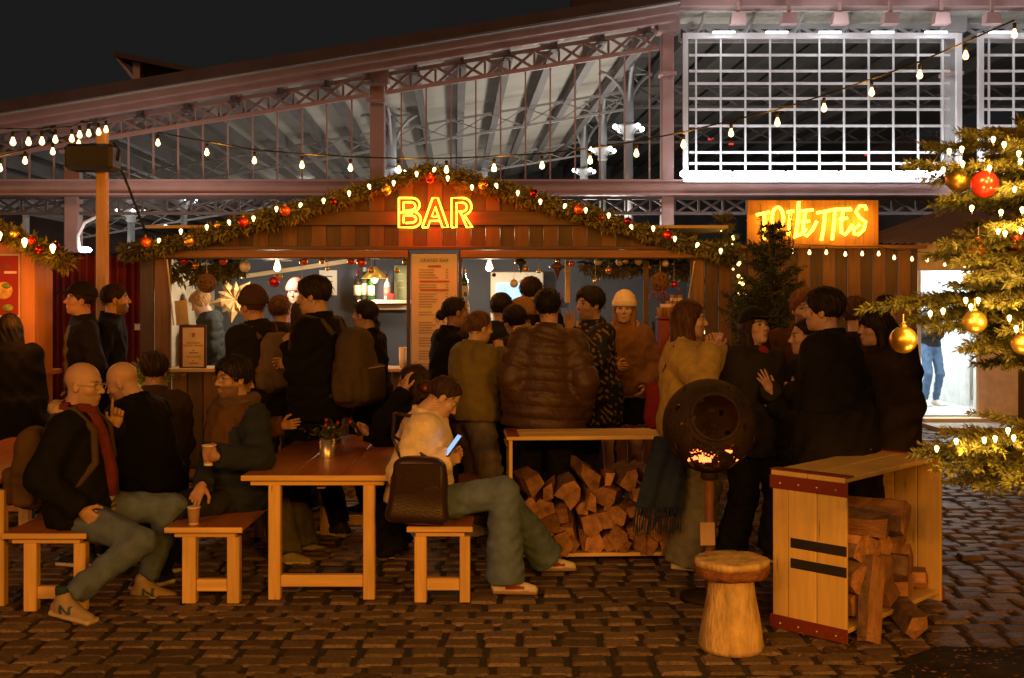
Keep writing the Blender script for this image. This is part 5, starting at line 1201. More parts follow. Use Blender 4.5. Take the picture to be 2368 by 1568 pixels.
def hair_mesh(style):
    if style in HAIRS: return HAIRS[style]
    sd = abs(hash(style)) % 97 if False else sum(map(ord, style))
    def strands(p, amp, f=70):
        a = np.arctan2(p[:, 0], -p[:, 1] + .001); return amp * (np.sin(a * f * .32 + 5 * p[:, 2] * 8 + sd) + .7 * np.sin(a * f * .55 + 60 * p[:, 2] * .6 + 3 * np.sin(p[:, 2] * 40)) + .6 * np.sin(p[:, 0] * 160 + p[:, 2] * 70))
    def face_cut(p, low=.052): return el_(p, (0, .105, -.04), (.066, .085, .105))
    def fn(p):
        base = el_(p, (0, -.014, .038), (.083, .104, .090))
        if style == 'short': d = smax(base, -face_cut(p), .012); d = smax(d, -(p[:, 2] + .055 + .35 * p[:, 1] * 0 + np.maximum(p[:, 1] + .01, 0) * -1.2 + .0), .02); d = d - strands(p, .0016)
        elif style == 'buzz': d = el_(p, (0, -.013, .036), (.0765, .0965, .0855)); d = smax(d, -face_cut(p), .008); d = smax(d, -(p[:, 2] + .03 - np.maximum(p[:, 1] + .02, 0)), .01)
        elif style == 'thick': b2 = el_(p, (0, -.012, .045), (.094, .117, .100)); d = smax(b2, -el_(p, (0, .115, -.045), (.07, .08, .108)), .015); d = smax(d, -(p[:, 2] + .07 - np.maximum(p[:, 1] + .02, 0) * 1.1), .02); d = d - strands(p, .003)
        elif style == 'curly': b2 = el_(p, (0, -.012, .045), (.092, .112, .098)); d = smax(b2, -el_(p, (0, .115, -.04), (.066, .08, .105)), .015); d = smax(d, -(p[:, 2] + .06 - np.maximum(p[:, 1] + .02, 0) * 1.2), .02); d = d - .006 * np.sin(p[:, 0] * 150 + 2 * np.sin(p[:, 2] * 90)) * np.sin(p[:, 1] * 140 + 1) * np.sin(p[:, 2] * 150)
        elif style in ('long', 'bob', 'longcap'):
            zb = -.33 if style != 'bob' else -.155; q = p.copy(); q[:, 0] = np.abs(q[:, 0])
            d = smin(base, rc_(q, (.062, -.012, .0), (.075, .012, zb), .034, .03 if style != 'bob' else .036), .04); d = smin(d, rc_(q, (.03, -.075, 0), (.045, -.075, zb), .045, .045), .05)
            d = smax(d, -el_(p, (0, .10, -.05), (.072, .098 if style == 'bob' else .09, .125)), .012); d = smax(d, zb - p[:, 2] + .01 * np.sin(p[:, 0] * 90), .01); d = d - strands(p, .0022, 60)
        elif style in ('bun', 'lowbun'):
            d = smax(base, -face_cut(p), .012); d = smax(d, -(p[:, 2] + .05 - np.maximum(p[:, 1] + .03, 0) * 1.3), .02); c = (0, -.125, .045) if style == 'bun' else (0, -.125, -.02)
            d = smin(d, el_(p, c, (.042, .04, .042)), .015); d = d - strands(p, .0015)
        elif style == 'braid':
            d = smax(base, -face_cut(p), .012); d = smax(d, -(p[:, 2] + .06 - np.maximum(p[:, 1] + .03, 0) * 1.3), .02)
            for k in range(9): d = smin(d, el_(p, (.012 * (1 if k % 2 else -1), -.112 - .006 * k, -.03 - .036 * k), (.024 - .0012 * k, .022, .025)), .008)
            d = d - strands(p, .0012)
        elif style == 'fringe':
            q = p.copy(); q[:, 0] = np.abs(q[:, 0]); b2 = el_(p, (0, -.010, .040), (.088, .110, .094)); d = smin(b2, rc_(q, (.066, -.012, .0), (.075, .0, -.25), .034, .03), .04); d = smin(d, rc_(q, (.03, -.075, 0), (.045, -.075, -.25), .045, .045), .05)
            d = smax(d, -el_(p, (0, .115, -.065), (.060, .10, .095)), .01); d = smax(d, -.25 - p[:, 2], .01); d = d - strands(p, .002, 60)
        return d
    lo = (-.15, -.2, -.4) if style in ('long', 'longcap', 'braid', 'fringe', 'bob') else (-.13, -.19, -.12)
    V, F = surface_net(fn, lo, (.15, .15, .16), .0075 if lo[2] < -.3 else .0065)
    g = np.random.default_rng(sd); n = 420 if lo[2] < -.3 else 300; pk = V[g.integers(0, len(V), n)]; nr = pk - np.array((0, -.014, .02)); nr[:, 2] *= .6; nr /= np.linalg.norm(nr, axis=1, keepdims=True) + 1e-6
    dn = np.array((0, -.25, -1.0)) + nr * .25 + g.normal(0, .3, (n, 3)); dn -= nr * ((dn * nr).sum(1, keepdims=True) - .12); BV, BF = blades(n, pk + nr * .001, dn, .045, .0014, .1, 0, sd)
    V, F = np.vstack([V, BV]), np.vstack([F, np.asarray(BF) + len(V)]); HAIRS[style] = (V, F); return HAIRS[style]
HATS = {}
def hat_mesh(kind):
    if kind in HATS: return HATS[kind]
    def fn(p):
        a = np.arctan2(p[:, 0], p[:, 1]); rim = p[:, 2] - .022 - .12 * p[:, 1] * .35
        if kind == 'beanie':
            d = el_(p, (0, -.014, .045), (.091, .111, .112)); d = smax(d, -rim, .008); band = np.abs(p[:, 2] - .045 - .04 * p[:, 1]) - .026; d = np.minimum(d, smax(el_(p, (0, -.014, .045), (.097, .117, .12)), band, .008)); return d - .0016 * np.sin(a * 46)
        if kind in ('cap', 'flatcap'):
            d = smax(el_(p, (0, -.012, .042), (.090, .110, .098)), -rim + .016, .006); br = np.maximum(np.abs(p[:, 2] - .058 + .22 * np.maximum(p[:, 1] - .07, 0)) - .006, np.linalg.norm((p[:, :2] - np.array((0, .085))) / np.array((.082, .098)), axis=1) * .08 - .08); br = np.maximum(br, -(p[:, 1] - .05)); return smin(d, br, .008)
        if kind == 'fur':
            d = smax(el_(p, (0, -.012, .05), (.105, .125, .115)), -rim, .01); return d - .005 * np.sin(p[:, 0] * 130) * np.sin(p[:, 1] * 140 + 2) * np.sin(p[:, 2] * 120)
    V, F = surface_net(fn, (-.135, -.15, -.03), (.135, .2, .18), .0065); HATS[kind] = (V, F); return HATS[kind]
HANDS = {}
def hand_mesh(pose):
    """right hand: fingers along +y, thumb on -x side, palm facing -z"""
    if pose in HANDS: return HANDS[pose]
    curl = dict(relaxed=[.35, .45, .5, .55], grip=[.95, 1.0, 1.05, 1.1], point=[.05, 1.35, 1.4, 1.45], flat=[.08, .1, .12, .16], fist=[1.35, 1.4, 1.4, 1.45], spread=[.12, .1, .15, .2])[pose]; fan = .12 if pose == 'spread' else .03
    seg = []; bx = [-.030, -.010, .010, .028]; ln = [.070, .078, .072, .056]; by = [.088, .092, .088, .080]
    for i in range(4):
        p = np.array((bx[i], by[i], .002)); d0 = np.array((fan * (i - 1.5), 1, 0)); d0 /= np.linalg.norm(d0); a = 0
        for k, fr in enumerate((.46, .31, .25)):
            a += curl[i] * (.9, 1.1, .7)[k]; d = d0 * math.cos(a) + np.array((0, 0, -1)) * math.sin(a); e = p + d * ln[i] * fr; seg.append((p, e, (.0092, .0082, .0074)[k], (.0084, .0075, .0062)[k])); p = e
    tb_ = np.array((-.034, .030, -.004)); td = np.array((-.72, .62, -.30)) if pose not in ('grip', 'fist', 'point') else np.array((-.45, .6, -.66)); td /= np.linalg.norm(td); t1_ = tb_ + td * .042; td2 = td * .8 + np.array((.3, .45, -.2)); td2 /= np.linalg.norm(td2); seg += [(tb_, t1_, .0125, .0105), (t1_, t1_ + td2 * .032, .0100, .0085)]
    def fn(p):
        d = smin(rc_(p, (-.022, .03, 0), (-.024, .086, 0), .0150, .0130), rc_(p, (.02, .03, 0), (.024, .080, 0), .0140, .0120), .02); d = smin(d, rc_(p, (0, .02, 0), (0, .088, 0), .0160, .0125), .015); d = smin(d, rc_(p, (0, -.03, 0), (0, .025, 0), .0245, .0225), .02)
        for s_ in seg: d = smin(d, rc_(p, *s_), .005)
        return d
    V, F = surface_net(fn, (-.11, -.06, -.105), (.07, .185, .045), .0052); HANDS[pose] = (V, F); return HANDS[pose]
FAB = {}
def fabric(nm, rough=.85, sheen=0., bump=.25, bs=160, spec=.15, var=.1):
    return M('fabric_' + nm, (1, 1, 1), rough=rough, attr=True, bump=bump, bscale=bs, var=var, scale=14, spec=spec, sheen=sheen)
SKINM = M('skin', (1, 1, 1), rough=.5, attr=True, var=.05, scale=30, spec=.4)
HAIRM = M('hair', (1, 1, 1), rough=.6, attr=True, var=.45, scale=60, stretch=(1, 1, .25), spec=.18, bump=.3, bscale=200)
CLOTH = fabric('wool'); LEATHER = fabric('shiny', .5, 0, .5, 45, .4); DENIM = fabric('denim', .85, 0, .3, 220, .2, .2); SHOEM = fabric('shoe', .6, 0, .1, 80, .4, .06); FLEECE = fabric('fleece', .95, .1, .7, 120, .1, .2)
def mesh_of(V, F, name, mat, cols):
    me = bpy.data.meshes.new(name); F = np.asarray(F); n = len(F)
    me.vertices.add(len(V)); me.vertices.foreach_set('co', np.asarray(V, np.float32).ravel())
    me.loops.add(n * 4); me.loops.foreach_set('vertex_index', F.ravel().astype(np.int32)); me.polygons.add(n)
    me.polygons.foreach_set('loop_start', np.arange(0, n * 4, 4, dtype=np.int32)); me.polygons.foreach_set('use_smooth', np.ones(n, bool)); me.update(calc_edges=True)
    me.materials.append(mat); c = np.asarray(cols, float); setcol(me, np.tile(c, (len(V), 1)) if c.ndim == 1 else c); return me
def frame_from(fwd, up):
    f = np.array(fwd, float); f /= np.linalg.norm(f); r = np.cross(f, up); r /= np.linalg.norm(r) + 1e-9; return np.array([r, f, np.cross(r, f)]).T

class Person: pass
def person(label, pos, face, h=1.72, z0=0.0, sit=None, lean=0., side=0., head=(0, 0, 0), la=None, ra=None, ll=None, rl=None, sex='m', skin=(.50, .29, .19), hair=('short', (.02, .014, .01)), hat=None, beard=0.,
           top=None, legs=None, shoes=None, hem=.0, group=None, lod=1.0, lpole=None, rpole=None, hands=('relaxed', 'relaxed'), palm=(None, None), foot=(None, None), hip=None, legk=1.0):
    """face: heading in degrees, 0 looks away from the camera, 90 to the left, 180 at the camera, -90 to the right"""
    k = h / 1.75; Bm = rotz(R(face)); o = Vector((pos[0], pos[1], z0)); p0 = np.array((pos[0], pos[1], z0)); per = Person(); per.k = k
    root = thing('person', label, 'person', tuple(o), group); per.root = root
    pel = p0 + np.array((0, 0, (.95 * k if sit is None else sit + .10 * k)))
    if hip is not None: pel = np.array(hip, float)
    T = Bm @ rotx(-R(lean)) @ roty(R(side)); Hd = T * 0 + Bm @ rotz(R(head[0])) @ rotx(R(head[1])) @ roty(R(head[2]))
    J = lambda x, y, z: pel + T @ (np.array((x, y, z)) * k)
    sw = .165 if sex == 'm' else .150; shL, shR = J(-sw, -.01, .435), J(sw, -.01, .435); neck = J(0, -.01, .51); hc = neck + T @ np.array((0, .005, .05)) * k + Hd @ np.array((0, .03, .105)) * k
    per.head = hc; per.Hd = Hd; per.T = T; per.pel = pel; per.neck = neck; per.Bm = Bm
    def arm(sgn, t, pole):
        s = shL if sgn < 0 else shR
        if t is None or t == 'down': t = p0 * 0 + s + Bm @ np.array((sgn * .06, .04, -.50)) * k
        elif t == 'pocket': t = J(sgn * .20, .13, .03)
        elif t == 'front': t = J(sgn * .03, .22, .20)
        elif t == 'chest': t = J(sgn * .05, .20, .34)
        t = np.array(t, float); pole = Bm @ np.array((sgn * .5, -.6, -.7)) if pole is None else np.array(pole, float)
        e, w = ik(s, t, .285 * k, .26 * k, pole); return s, e, w
    AL, AR = arm(-1, la, lpole), arm(1, ra, rpole); per.AL, per.AR = AL, AR
    hips = [pel + Bm @ np.array((s * .088, 0, -.03)) * k for s in (-1, 1)]
    def leg(s, t):
        hp = hips[0 if s < 0 else 1]
        if t is None: t = p0 + Bm @ np.array((s * .10, .0, .085)) * k if sit is None else p0 + Bm @ np.array((s * .12, .40, .085)) * k
        kn, an = ik(hp, np.array(t, float), legk * .435 * k, legk * .425 * k, Bm @ np.array((s * .12, 1, .25))); return hp, kn, an
    LL, LR = leg(-1, ll), leg(1, rl); per.LL, per.LR = LL, LR
    # ---- body: head, neck, hands and the figure under the clothes, one mesh
    Vs, Fs, Cs, nv = [], [], [], 0
    def app(V, F, C):
        nonlocal nv
        if len(V) == 0: return
        Vs.append(V); Fs.append(np.asarray(F) + nv); C = np.asarray(C, float); Cs.append(np.tile(C, (len(V), 1)) if C.ndim == 1 else C); nv += len(V)
    sk = np.array(skin); V, F = head_mesh(sex); hsc = k * 1.02
    app(hc + (V * hsc) @ Hd.T, F, head_cols(V, sk, sk * (.85, .40, .38) if sex == 'f' else sk * (.92, .68, .64), np.array(hair[1]) * .8 + sk * .1 if hair else sk * .4, beard, np.array(hair[1]) * .9 + sk * .12 if hair else sk * .5))
    def core(p):
        q = (p - pel) @ T; d = el_(q, (0, 0, .30 * k), (.14 * k, .09 * k, .22 * k)); d = smin(d, el_(q, (0, 0, .02 * k), (.14 * k, .095 * k, .14 * k)), .08); d = smin(d, rc_(p, neck - T @ np.array((0, 0, .05)), neck + (hc - neck) * .35, .055 * k, .05 * k), .03)
        for (a, b, c) in (AL, AR): d = smin(d, rc_(p, neck - T @ np.array((0, 0, .06)), a, .05 * k, .05 * k), .04); d = smin(d, rc_(p, a, b, .045 * k, .038 * k), .03); d = smin(d, rc_(p, b, c, .036 * k, .024 * k), .02)
        for (a, b, c) in (LL, LR): lb = 1.0 if (legs or {}).get('bare') else .72; d = smin(d, rc_(p, a, b, .078 * k * lb, .052 * k * lb), .03); d = smin(d, rc_(p, b, c, .050 * k * lb, .034 * k * lb), .02)
        return d
    allj = np.array([pel, neck, hc, *AL, *AR, *LL, *LR]); V, F = surface_net(core, allj.min(0) - .12, allj.max(0) + .1, .026 if legs is not None and not (legs or {}).get('bare') else .016); app(V, F, sk)
    for sgn, (s_, e_, w_), hp, pm in ((-1, AL, hands[0], palm[0]), (1, AR, hands[1], palm[1])):
        if hp is None: continue
        V, F = hand_mesh(hp); V = V * (k * (1.0 if sex == 'm' else .92)); F = np.asarray(F)
        if sgn < 0: V = V * np.array((-1, 1, 1)); F = F[:, ::-1]
        fw = w_ - e_; fw = fw / np.linalg.norm(fw)
        if isinstance(pm, dict): fw = np.array(pm['dir'], float); fw /= np.linalg.norm(fw); pv = np.array(pm['palm'], float)
        elif pm is None: pv = Bm @ np.array((-sgn * 1.0, .25, 0))          # palm faces the body
        else: pv = np.array(pm, float)
        Hm = frame_from(fw, -pv); app(w_ + V @ Hm.T, F, sk * (1.0, .95, .93))
    body = part(mesh_of(np.vstack(Vs), np.vstack(Fs), 'body', SKINM, np.vstack(Cs)), 'body', None, root); per.body = body
    # ---- hair and hat
    def headpart(VF, name, mat, col, sc=1.0):
        V, F = VF; part(mesh_of(hc + (V * hsc * sc) @ Hd.T, F, name, mat, col), name, None, root)
    if hair and hair[0] != 'bald': headpart(hair_mesh(hair[0]), 'hair', HAIRM, hair[1])
    if hat: headpart(hat_mesh(hat[0]), 'hat', CLOTH, hat[1], 1.07)
    # ---- top garment
    if top is not None:
        t = dict(kind='jacket', col=(.02, .02, .022), th=.02, hem=-.08, mat=CLOTH, hood=0, collar=.045, loose=0., cuff=0.0, wr=.0095, fcol=None, sleeve=1.0); t.update(top); th = t['th']; lo_ = t['loose']
        def quilt(x, n=.085): return .016 * (np.abs(np.sin(math.pi * x / n)) ** .5 - .6)
        def fn(p):
            q = (p - pel) @ T / k
            d = el_(q, (0, -.005, .315), (.165 + lo_ * .5, .118 + lo_ * .5, .225)); d = smin(d, el_(q, (0, 0, .10), (.148 + lo_, .108 + lo_, .20)), .08); d = smin(d, el_(q, (0, -.008, -.02), (.165 + lo_, .122 + lo_, .14)), .07)
            if t['hem'] < -.12:
                r_ = np.sqrt((q[:, 0] / (.185 + lo_)) ** 2 + (q[:, 1] / (.135 + lo_)) ** 2); sk_ = (r_ - 1 - .12 * np.clip(-q[:, 2], 0, 1)) * .14; sk_ = np.maximum(sk_, q[:, 2] - .05); d = smin(d, sk_, .06)
            qa = q.copy(); qa[:, 0] = np.abs(qa[:, 0]); d = smin(d, rc_(qa, (.045, -.01, .475), (.145, -.012, .440), .046, .056), .05)
            d = (d - th) * k
            if t['kind'] == 'puffer': d = d - quilt(q[:, 2])
            d = smax(d, (t['hem'] - q[:, 2]) * k, .012); d = smax(d, (q[:, 2] - .525) * k, .02)
            for (a, b, c) in (AL, AR):
                ar = .058 * k + th + lo_ * .3; u = (b - a) / np.linalg.norm(b - a); w = (c - b) / np.linalg.norm(c - b)
                d1 = rc_(p, a, b, ar * .97, ar * .90); d2 = np.maximum(rc_(p, b, c + w * .02, ar * .90, .040 * k + th * .8 + t['cuff']), (p - c) @ w - .012)
                if t['kind'] == 'puffer': d1 = d1 - quilt((p - a) @ u, .10); d2 = d2 - quilt((p - b) @ w, .10)
                d = smin(d, smin(d1, d2, .02), .035)
            if t['wr']: d = d + wrinkle(p, t['wr'], 26, int(abs(pos[0]) * 100) % 50)
            if t['hood']:
                qh = q - np.array((0, -.085, .475), np.float32); hd_ = el_(qh, (0, 0, 0), (.125 * t['hood'], .075 * t['hood'], .085 * t['hood'])); hd_ = smin(hd_, rc_(qa, (.07, -.05, .50), (.085, .06, .475), .036, .03), .03); d = smin(d, (hd_ + .006 * np.sin(q[:, 2] * 90 + q[:, 0] * 20)) * k, .02)
            if t['collar']:
                nr = np.hypot(q[:, 0] / 1.05, q[:, 1] + .01); cl = np.maximum(np.abs(nr - .078) - .013, np.abs(q[:, 2] - .515 - .1 * (-q[:, 1])) - t['collar']); d = smin(d, cl * k, .02)
            return d
        aj = np.array([pel + np.array((0, 0, (t['hem'] - .05) * k)) if sit is None else pel - .2, neck, *AL, *AR]); V, F = surface_net(fn, aj.min(0) - .22 * (1 + lo_), aj.max(0) + .20, .0145 * lod if t['kind'] != 'puffer' else .012 * lod)
        C = np.array(t['col'], float)
        if t['fcol']: C = t['fcol'](V, (V - pel) @ T / k, per, C)
        per.top = part(mesh_of(V, F, t['kind'], t['mat'], C), {'jacket': 'jacket', 'puffer': 'jacket', 'coat': 'coat', 'sweater': 'sweater', 'shirt': 'shirt'}[t['kind']], None, root)
    if legs is not None:
        g_ = dict(col=(.05, .06, .08), w=0., flare=0., mat=DENIM, cut=0.0, wr=.009, bare=False, short=None); g_.update(legs)
        def fn(p):
            q = (p - pel) @ Bm / k; d = el_(q, (0, -.012, -.01), (.165, .122, .13)) * k
            for (a, b, c) in (LL, LR):
                w = (c - b) / np.linalg.norm(c - b); d = smin(d, rc_(p, a, b, .094 * k + g_['w'], .068 * k + g_['w']), .04); e = c + w * g_['cut']
                d = smin(d, np.maximum(rc_(p, b, e, .068 * k + g_['w'], .050 * k + g_['w'] + g_['flare']), (p - e) @ w), .02)
            if g_['short']: d = np.maximum(d, g_['short'] * k - q[:, 2])
            return d + wrinkle(p, g_['wr'], 30, 7 + int(abs(pos[0]) * 100) % 50)
        aj = np.array([pel, *LL, *LR]); V, F = surface_net(fn, aj.min(0) - .2, aj.max(0) + .17, .0145 * lod); C = np.array(g_['col'], float)
        part(mesh_of(V, F, 'trousers', g_['mat'], C), 'shorts' if g_['short'] else 'trousers', None, root)
    if shoes is not None:
        s_ = dict(col=(.02, .02, .02), sole=(.6, .55, .45), boot=0., mark=None); s_.update(shoes)
        for i, (a, b, c) in enumerate((LL, LR)):
            f = foot[i]; fw = Bm @ np.array((.12 * (-1 if i == 0 else 1), 1, 0)) if f is None else np.array(f, float); fw = fw / np.linalg.norm(fw); Fm = frame_from(fw, (0, 0, 1)); an = c
            def fn(p):
                q = (p - an) @ Fm / k; d = rc_(q, (0, -.045, -.045), (0, .03, -.035), .040, .042); d = smin(d, rc_(q, (0, .02, -.035), (.004, .165, -.060), .043, .028), .03); d = smin(d, rc_(q, (0, -.01, -.03), (0, -.012, .025 + s_['boot']), .040, .045), .03)
                so = np.maximum(bx_(q * np.array((1, .92, 1)), (0, .055, -.071), (.046, .125, .016), .014), -10); d = np.minimum(smax(d, -(q[:, 2] + .066), .004), so); d = np.maximum(d, -(q[:, 2] + .085)); return d * k
            lo = an + np.minimum(0, Fm @ np.array((0, .2, -.05))) - .12; hi = an + np.maximum(0, Fm @ np.array((0, .2, -.05))) + np.array((.12, .12, .09 + s_['boot'])); V, F = surface_net(fn, lo, hi, .0085 * lod)
            q = (V - an) @ Fm / k; C = np.tile(np.array(s_['col'], float), (len(V), 1)); C[q[:, 2] < -.060] = s_['sole']
            if s_['mark'] is not None: C[s_['mark'][0](q)] = s_['mark'][1]
            part(mesh_of(V, F, 'shoe', SHOEM, C), 'shoe', None, root)
    return per
def headpt(per, x, y, z): return per.head + per.Hd @ (np.array((x, y, z)) * per.k * 1.02)
def glasses(per, col=(.02, .02, .02), r=.022, thin=.0018):
    m = MB()
    for s in (-1, 1):
        m.tube([headpt(per, s * .032 + r * 1.1 * math.cos(a), .099, .002 + r * .85 * math.sin(a)) for a in np.linspace(0, 2 * math.pi, 15)], thin, 5)
        m.tube([headpt(per, s * (.032 + r * 1.1), .099, .006), headpt(per, s * .077, .06, .008), headpt(per, s * .08, -.005, .004)], thin, 5)
    m.tube([headpt(per, -.010, .100, .006), headpt(per, .010, .100, .006)], thin, 5)
    part(m, 'glasses', M('spectacle_%d' % int(col[0] * 100), col, rough=.25, metal=.3), per.root, True)
def wrap_scarf(per, col, turns=2, r=.034, tails=()):
    m = MB(); k = per.k; pts = []
    for a in np.linspace(0, 2 * math.pi * turns, 18 * turns): pts.append(per.neck + per.T @ (np.array((.088 * math.cos(a), .088 * math.sin(a) - .005, .005 + .03 * (a / 6.28) + .012 * math.sin(a * 2))) * k))
    m.tube(pts, r * k, 7)
    for t in tails: m.tube([np.array(q) for q in t], [r * k] + [r * k * 1.1] * (len(t) - 1), 7)
    V = np.vstack(m.v); part(m, 'scarf', M('scarf_%d' % int(col[0] * 1000), col, rough=.9, var=.3, scale=30, bump=.5, bscale=90), per.root, True)
def backpack(per, label, col, w=.30, h=.44, d=.17, drop=.0, pocket=True, mat=None):
    k = per.k; c = np.array((0, -.118 - d / 2 - .03, .25 - drop)) * k; q0 = per.pel + per.T @ c; o = thing('backpack', label, 'backpack', tuple(q0)); T = per.T; mat = mat or CLOTH
    def f1(p): q = (p - per.pel) @ T - c; q = q * np.array((1 + .0, 1, 1)); q[:, 0] *= 1 + .7 * np.clip(q[:, 2] / h, -.1, .6); q[:, 1] *= 1 + .7 * np.clip(q[:, 2] / h, -.1, .6); dd = bx_(q, (0, 0, 0), (w / 2, d / 2, h / 2), min(.1, d * .48)); dd = smin(dd, bx_(q, (w * .47, 0, -h * .22), (.04, d * .3, h * .2), .035), .02); dd = smin(dd, bx_(q, (-w * .47, 0, -h * .22), (.04, d * .3, h * .2), .035), .02); return dd + wrinkle(p, .0065, 24, 9)
    V, F = surface_net(f1, q0 - .36, q0 + .36, .013); part(mesh_of(V, F, 'bag', mat, col), 'bag', None, o)
    if pocket:
        def f2(p): q = (p - per.pel) @ T - c; return bx_(q, (0, -d / 2 - .005, -h * .2), (w * .40, .04, h * .23), .035)
        V, F = surface_net(f2, q0 - .32, q0 + .32, .012); part(mesh_of(V, F, 'pocket', mat, np.array(col) * .9), 'pocket', None, o)
        m = MB(); m.tube([per.pel + T @ (c + np.array((x, -d / 2 - .05 + .012 * abs(x / w * 2.2) ** 2, -h * .0))) for x in np.linspace(-w * .33, w * .33, 7)], .004, 4); part(m, 'zip', M('zip', (.3, .25, .18), rough=.4, metal=.5), o)
    for s in (-1, 1):
        m = MB(); pts = [c + np.array((s * .08, d / 2, h * .42)) , np.array((s * .10, -.09, .50)) * k, np.array((s * .115, .02, .535)) * k, np.array((s * .125, .125, .42)) * k, np.array((s * .15, .135, .25)) * k, np.array((s * .185, .02, .10)) * k, c + np.array((s * w * .42, d / 2 - .02, -h * .35))]
        m.tube([per.pel + T @ p for p in pts], .022, 6); part(m, 'strap', M('strap_%d' % int(col[0] * 1000), np.array(col) * .8, rough=.9), o, True)
    return o
# ------------------------------------------------------------------ the crowd
SK, SKD, SKL = (.42, .25, .165), (.24, .13, .085), (.48, .30, .21)
BLK = (.004, .004, .005); DBR = (.022, .013, .009); BRN = (.075, .036, .018)
BARG, FIREG, TABG = 'people crowding before the bar', 'people talking round the fire ball', 'people sitting at the benches'
def stand(label, x, yt, Y, face, group=BARG, trim=.0, **kw):
    q = P(x, yt, Y); z0 = kw.get('z0', 0.0); hh = q[2] - z0 - trim; g = random.Random(int(x)); kw.setdefault('lean', g.uniform(-2, 6)); kw.setdefault('side', g.uniform(-4, 4)); kw.setdefault('head', (g.uniform(-14, 14), g.uniform(-8, 6), g.uniform(-7, 7)))
    if 'll' not in kw: s_ = g.uniform(-.12, .12); Bq = rotz(R(face)); kw['ll'] = np.array((q[0], Y, z0)) + Bq @ np.array((-.11, s_, .085)); kw['rl'] = np.array((q[0], Y, z0)) + Bq @ np.array((.11, -s_, .085))
    return person(label, (q[0], Y), face, hh, group=group, **kw)
def collar(per, col, r=.035, name='collar', zz=.0):
    m = MB(); k = per.k; m.tube([per.neck + per.T @ (np.array((.088 * math.cos(a), .095 * math.sin(a) - .012, .005 + zz - .028 * math.sin(a))) * k) for a in np.linspace(R(-235), R(55), 20)], [r * k * (.6 + .4 * math.sin(math.pi * i / 19)) for i in range(20)], 8)
    part(m, name, M('collar_%d' % int(col[0] * 1000), col, rough=.95, var=.3, scale=40, bump=.8, bscale=100), per.root, True)

# --- sitting in front
hp4 = P(188, 1160, 6.38)
def tee(V, q, per, C): C = np.tile(C, (len(V), 1)); m = (q[:, 1] > .10) & (np.abs(q[:, 0]) < .05) & (q[:, 2] < .36); C[m] = np.where((np.floor(q[m, 2] / .018) % 2 == 0)[:, None], (.5, .42, .35), (.02, .02, .03)); return C
NBM = lambda q: (np.abs(q[:, 0]) > .022) & (q[:, 1] > .0) & (q[:, 1] < .075) & (q[:, 2] > -.055) & (q[:, 2] < -.012) & ((np.abs(q[:, 1] - .012) < .009) | (np.abs(q[:, 1] - .062) < .009) | (np.abs(q[:, 2] + .033 + (q[:, 1] - .037) * .55 * -1 * -1) < .007))
p4 = person('shaven headed man in jeans and dark jacket raising a finger', (hp4[0], 6.38), -88, 1.82, sit=.433, lean=-2, head=(-8, -6, 0), hair=('bald', (.10, .065, .045)), skin=SKL, beard=.25, group=TABG,
            top=dict(col=(.007, .0075, .008), th=.028, loose=.03, hem=-.10, fcol=tee), legs=dict(col=(.10, .14, .21), w=.012, flare=.0, cut=-.05), shoes=dict(col=(.34, .25, .14), sole=(.5, .40, .24), mark=(NBM, (.03, .07, .09))),
            rl=P(152, 1388, 5.98), ll=P(335, 1352, 6.52), foot=((1, -.1, 0), (.92, -.38, -.1)), ra=P(185, 1178, 6.12), la=P(268, 985, 6.6), hands=('point', 'fist'), palm=(dict(dir=(.12, -.05, 1), palm=(.3, -1, 0)), None), legk=1.06)
glasses(p4, (.55, .42, .2), .020, .0024); collar(p4, (.48, .34, .16), .042)
wrap_scarf(p4, (.13, .018, .014), 1, .036, [[p4.neck + p4.T @ np.array((.05, .09, .02)), p4.neck + p4.T @ np.array((.05, .15, -.12)), p4.pel + p4.T @ np.array((.03, .18, .20)), p4.pel + p4.T @ np.array((.02, .18, .06))]])
backpack(p4, 'worn brown rucksack on the back of the shaven headed man', (.085, .05, .022), .30, .46, .2, .03)
m_ = MB(); 
part(MB().lathe([(.042, 0), (.043, .04), (.041, .045)], p4.LR[2] + np.array((-.012, .0, .03)), 12), 'sock', M('sock_teal', (.02, .05, .055), rough=.9), p4.root, True)
h5 = P(345, 1115, 7.1)
p5 = person('balding man in black coat bent towards his neighbour', (h5[0], 7.15), 70, 1.80, sit=.433, lean=14, head=(14, -24, -8), hair=('bald', (.10, .065, .045)), skin=SKL, beard=.4, group=TABG, top=dict(col=BLK, th=.035, loose=.04, hem=-.12), legs=dict(col=(.015, .015, .018)), shoes=dict(), la='front', ra='front')
h6 = P(352, 1080, 7.85)
p6 = person('dark haired person in brown shouldered coat seen from behind', (h6[0], 7.85), 10, 1.76, sit=.433, lean=8, hair=('thick', DBR), skin=SK, group=TABG, top=dict(col=(.05, .03, .018), th=.03, loose=.05, hem=-.12), legs=dict(col=BLK), shoes=dict(), la='front', ra='front')
h7 = P(548, 1140, 6.9)
def yoke(V, q, per, C): C = np.tile(C, (len(V), 1)); C[(q[:, 2] > .30) & (np.abs(q[:, 0]) < .19) & ~((np.abs(q[:, 0]) > .12) & (q[:, 2] < .40))] = (.105, .055, .018); return C
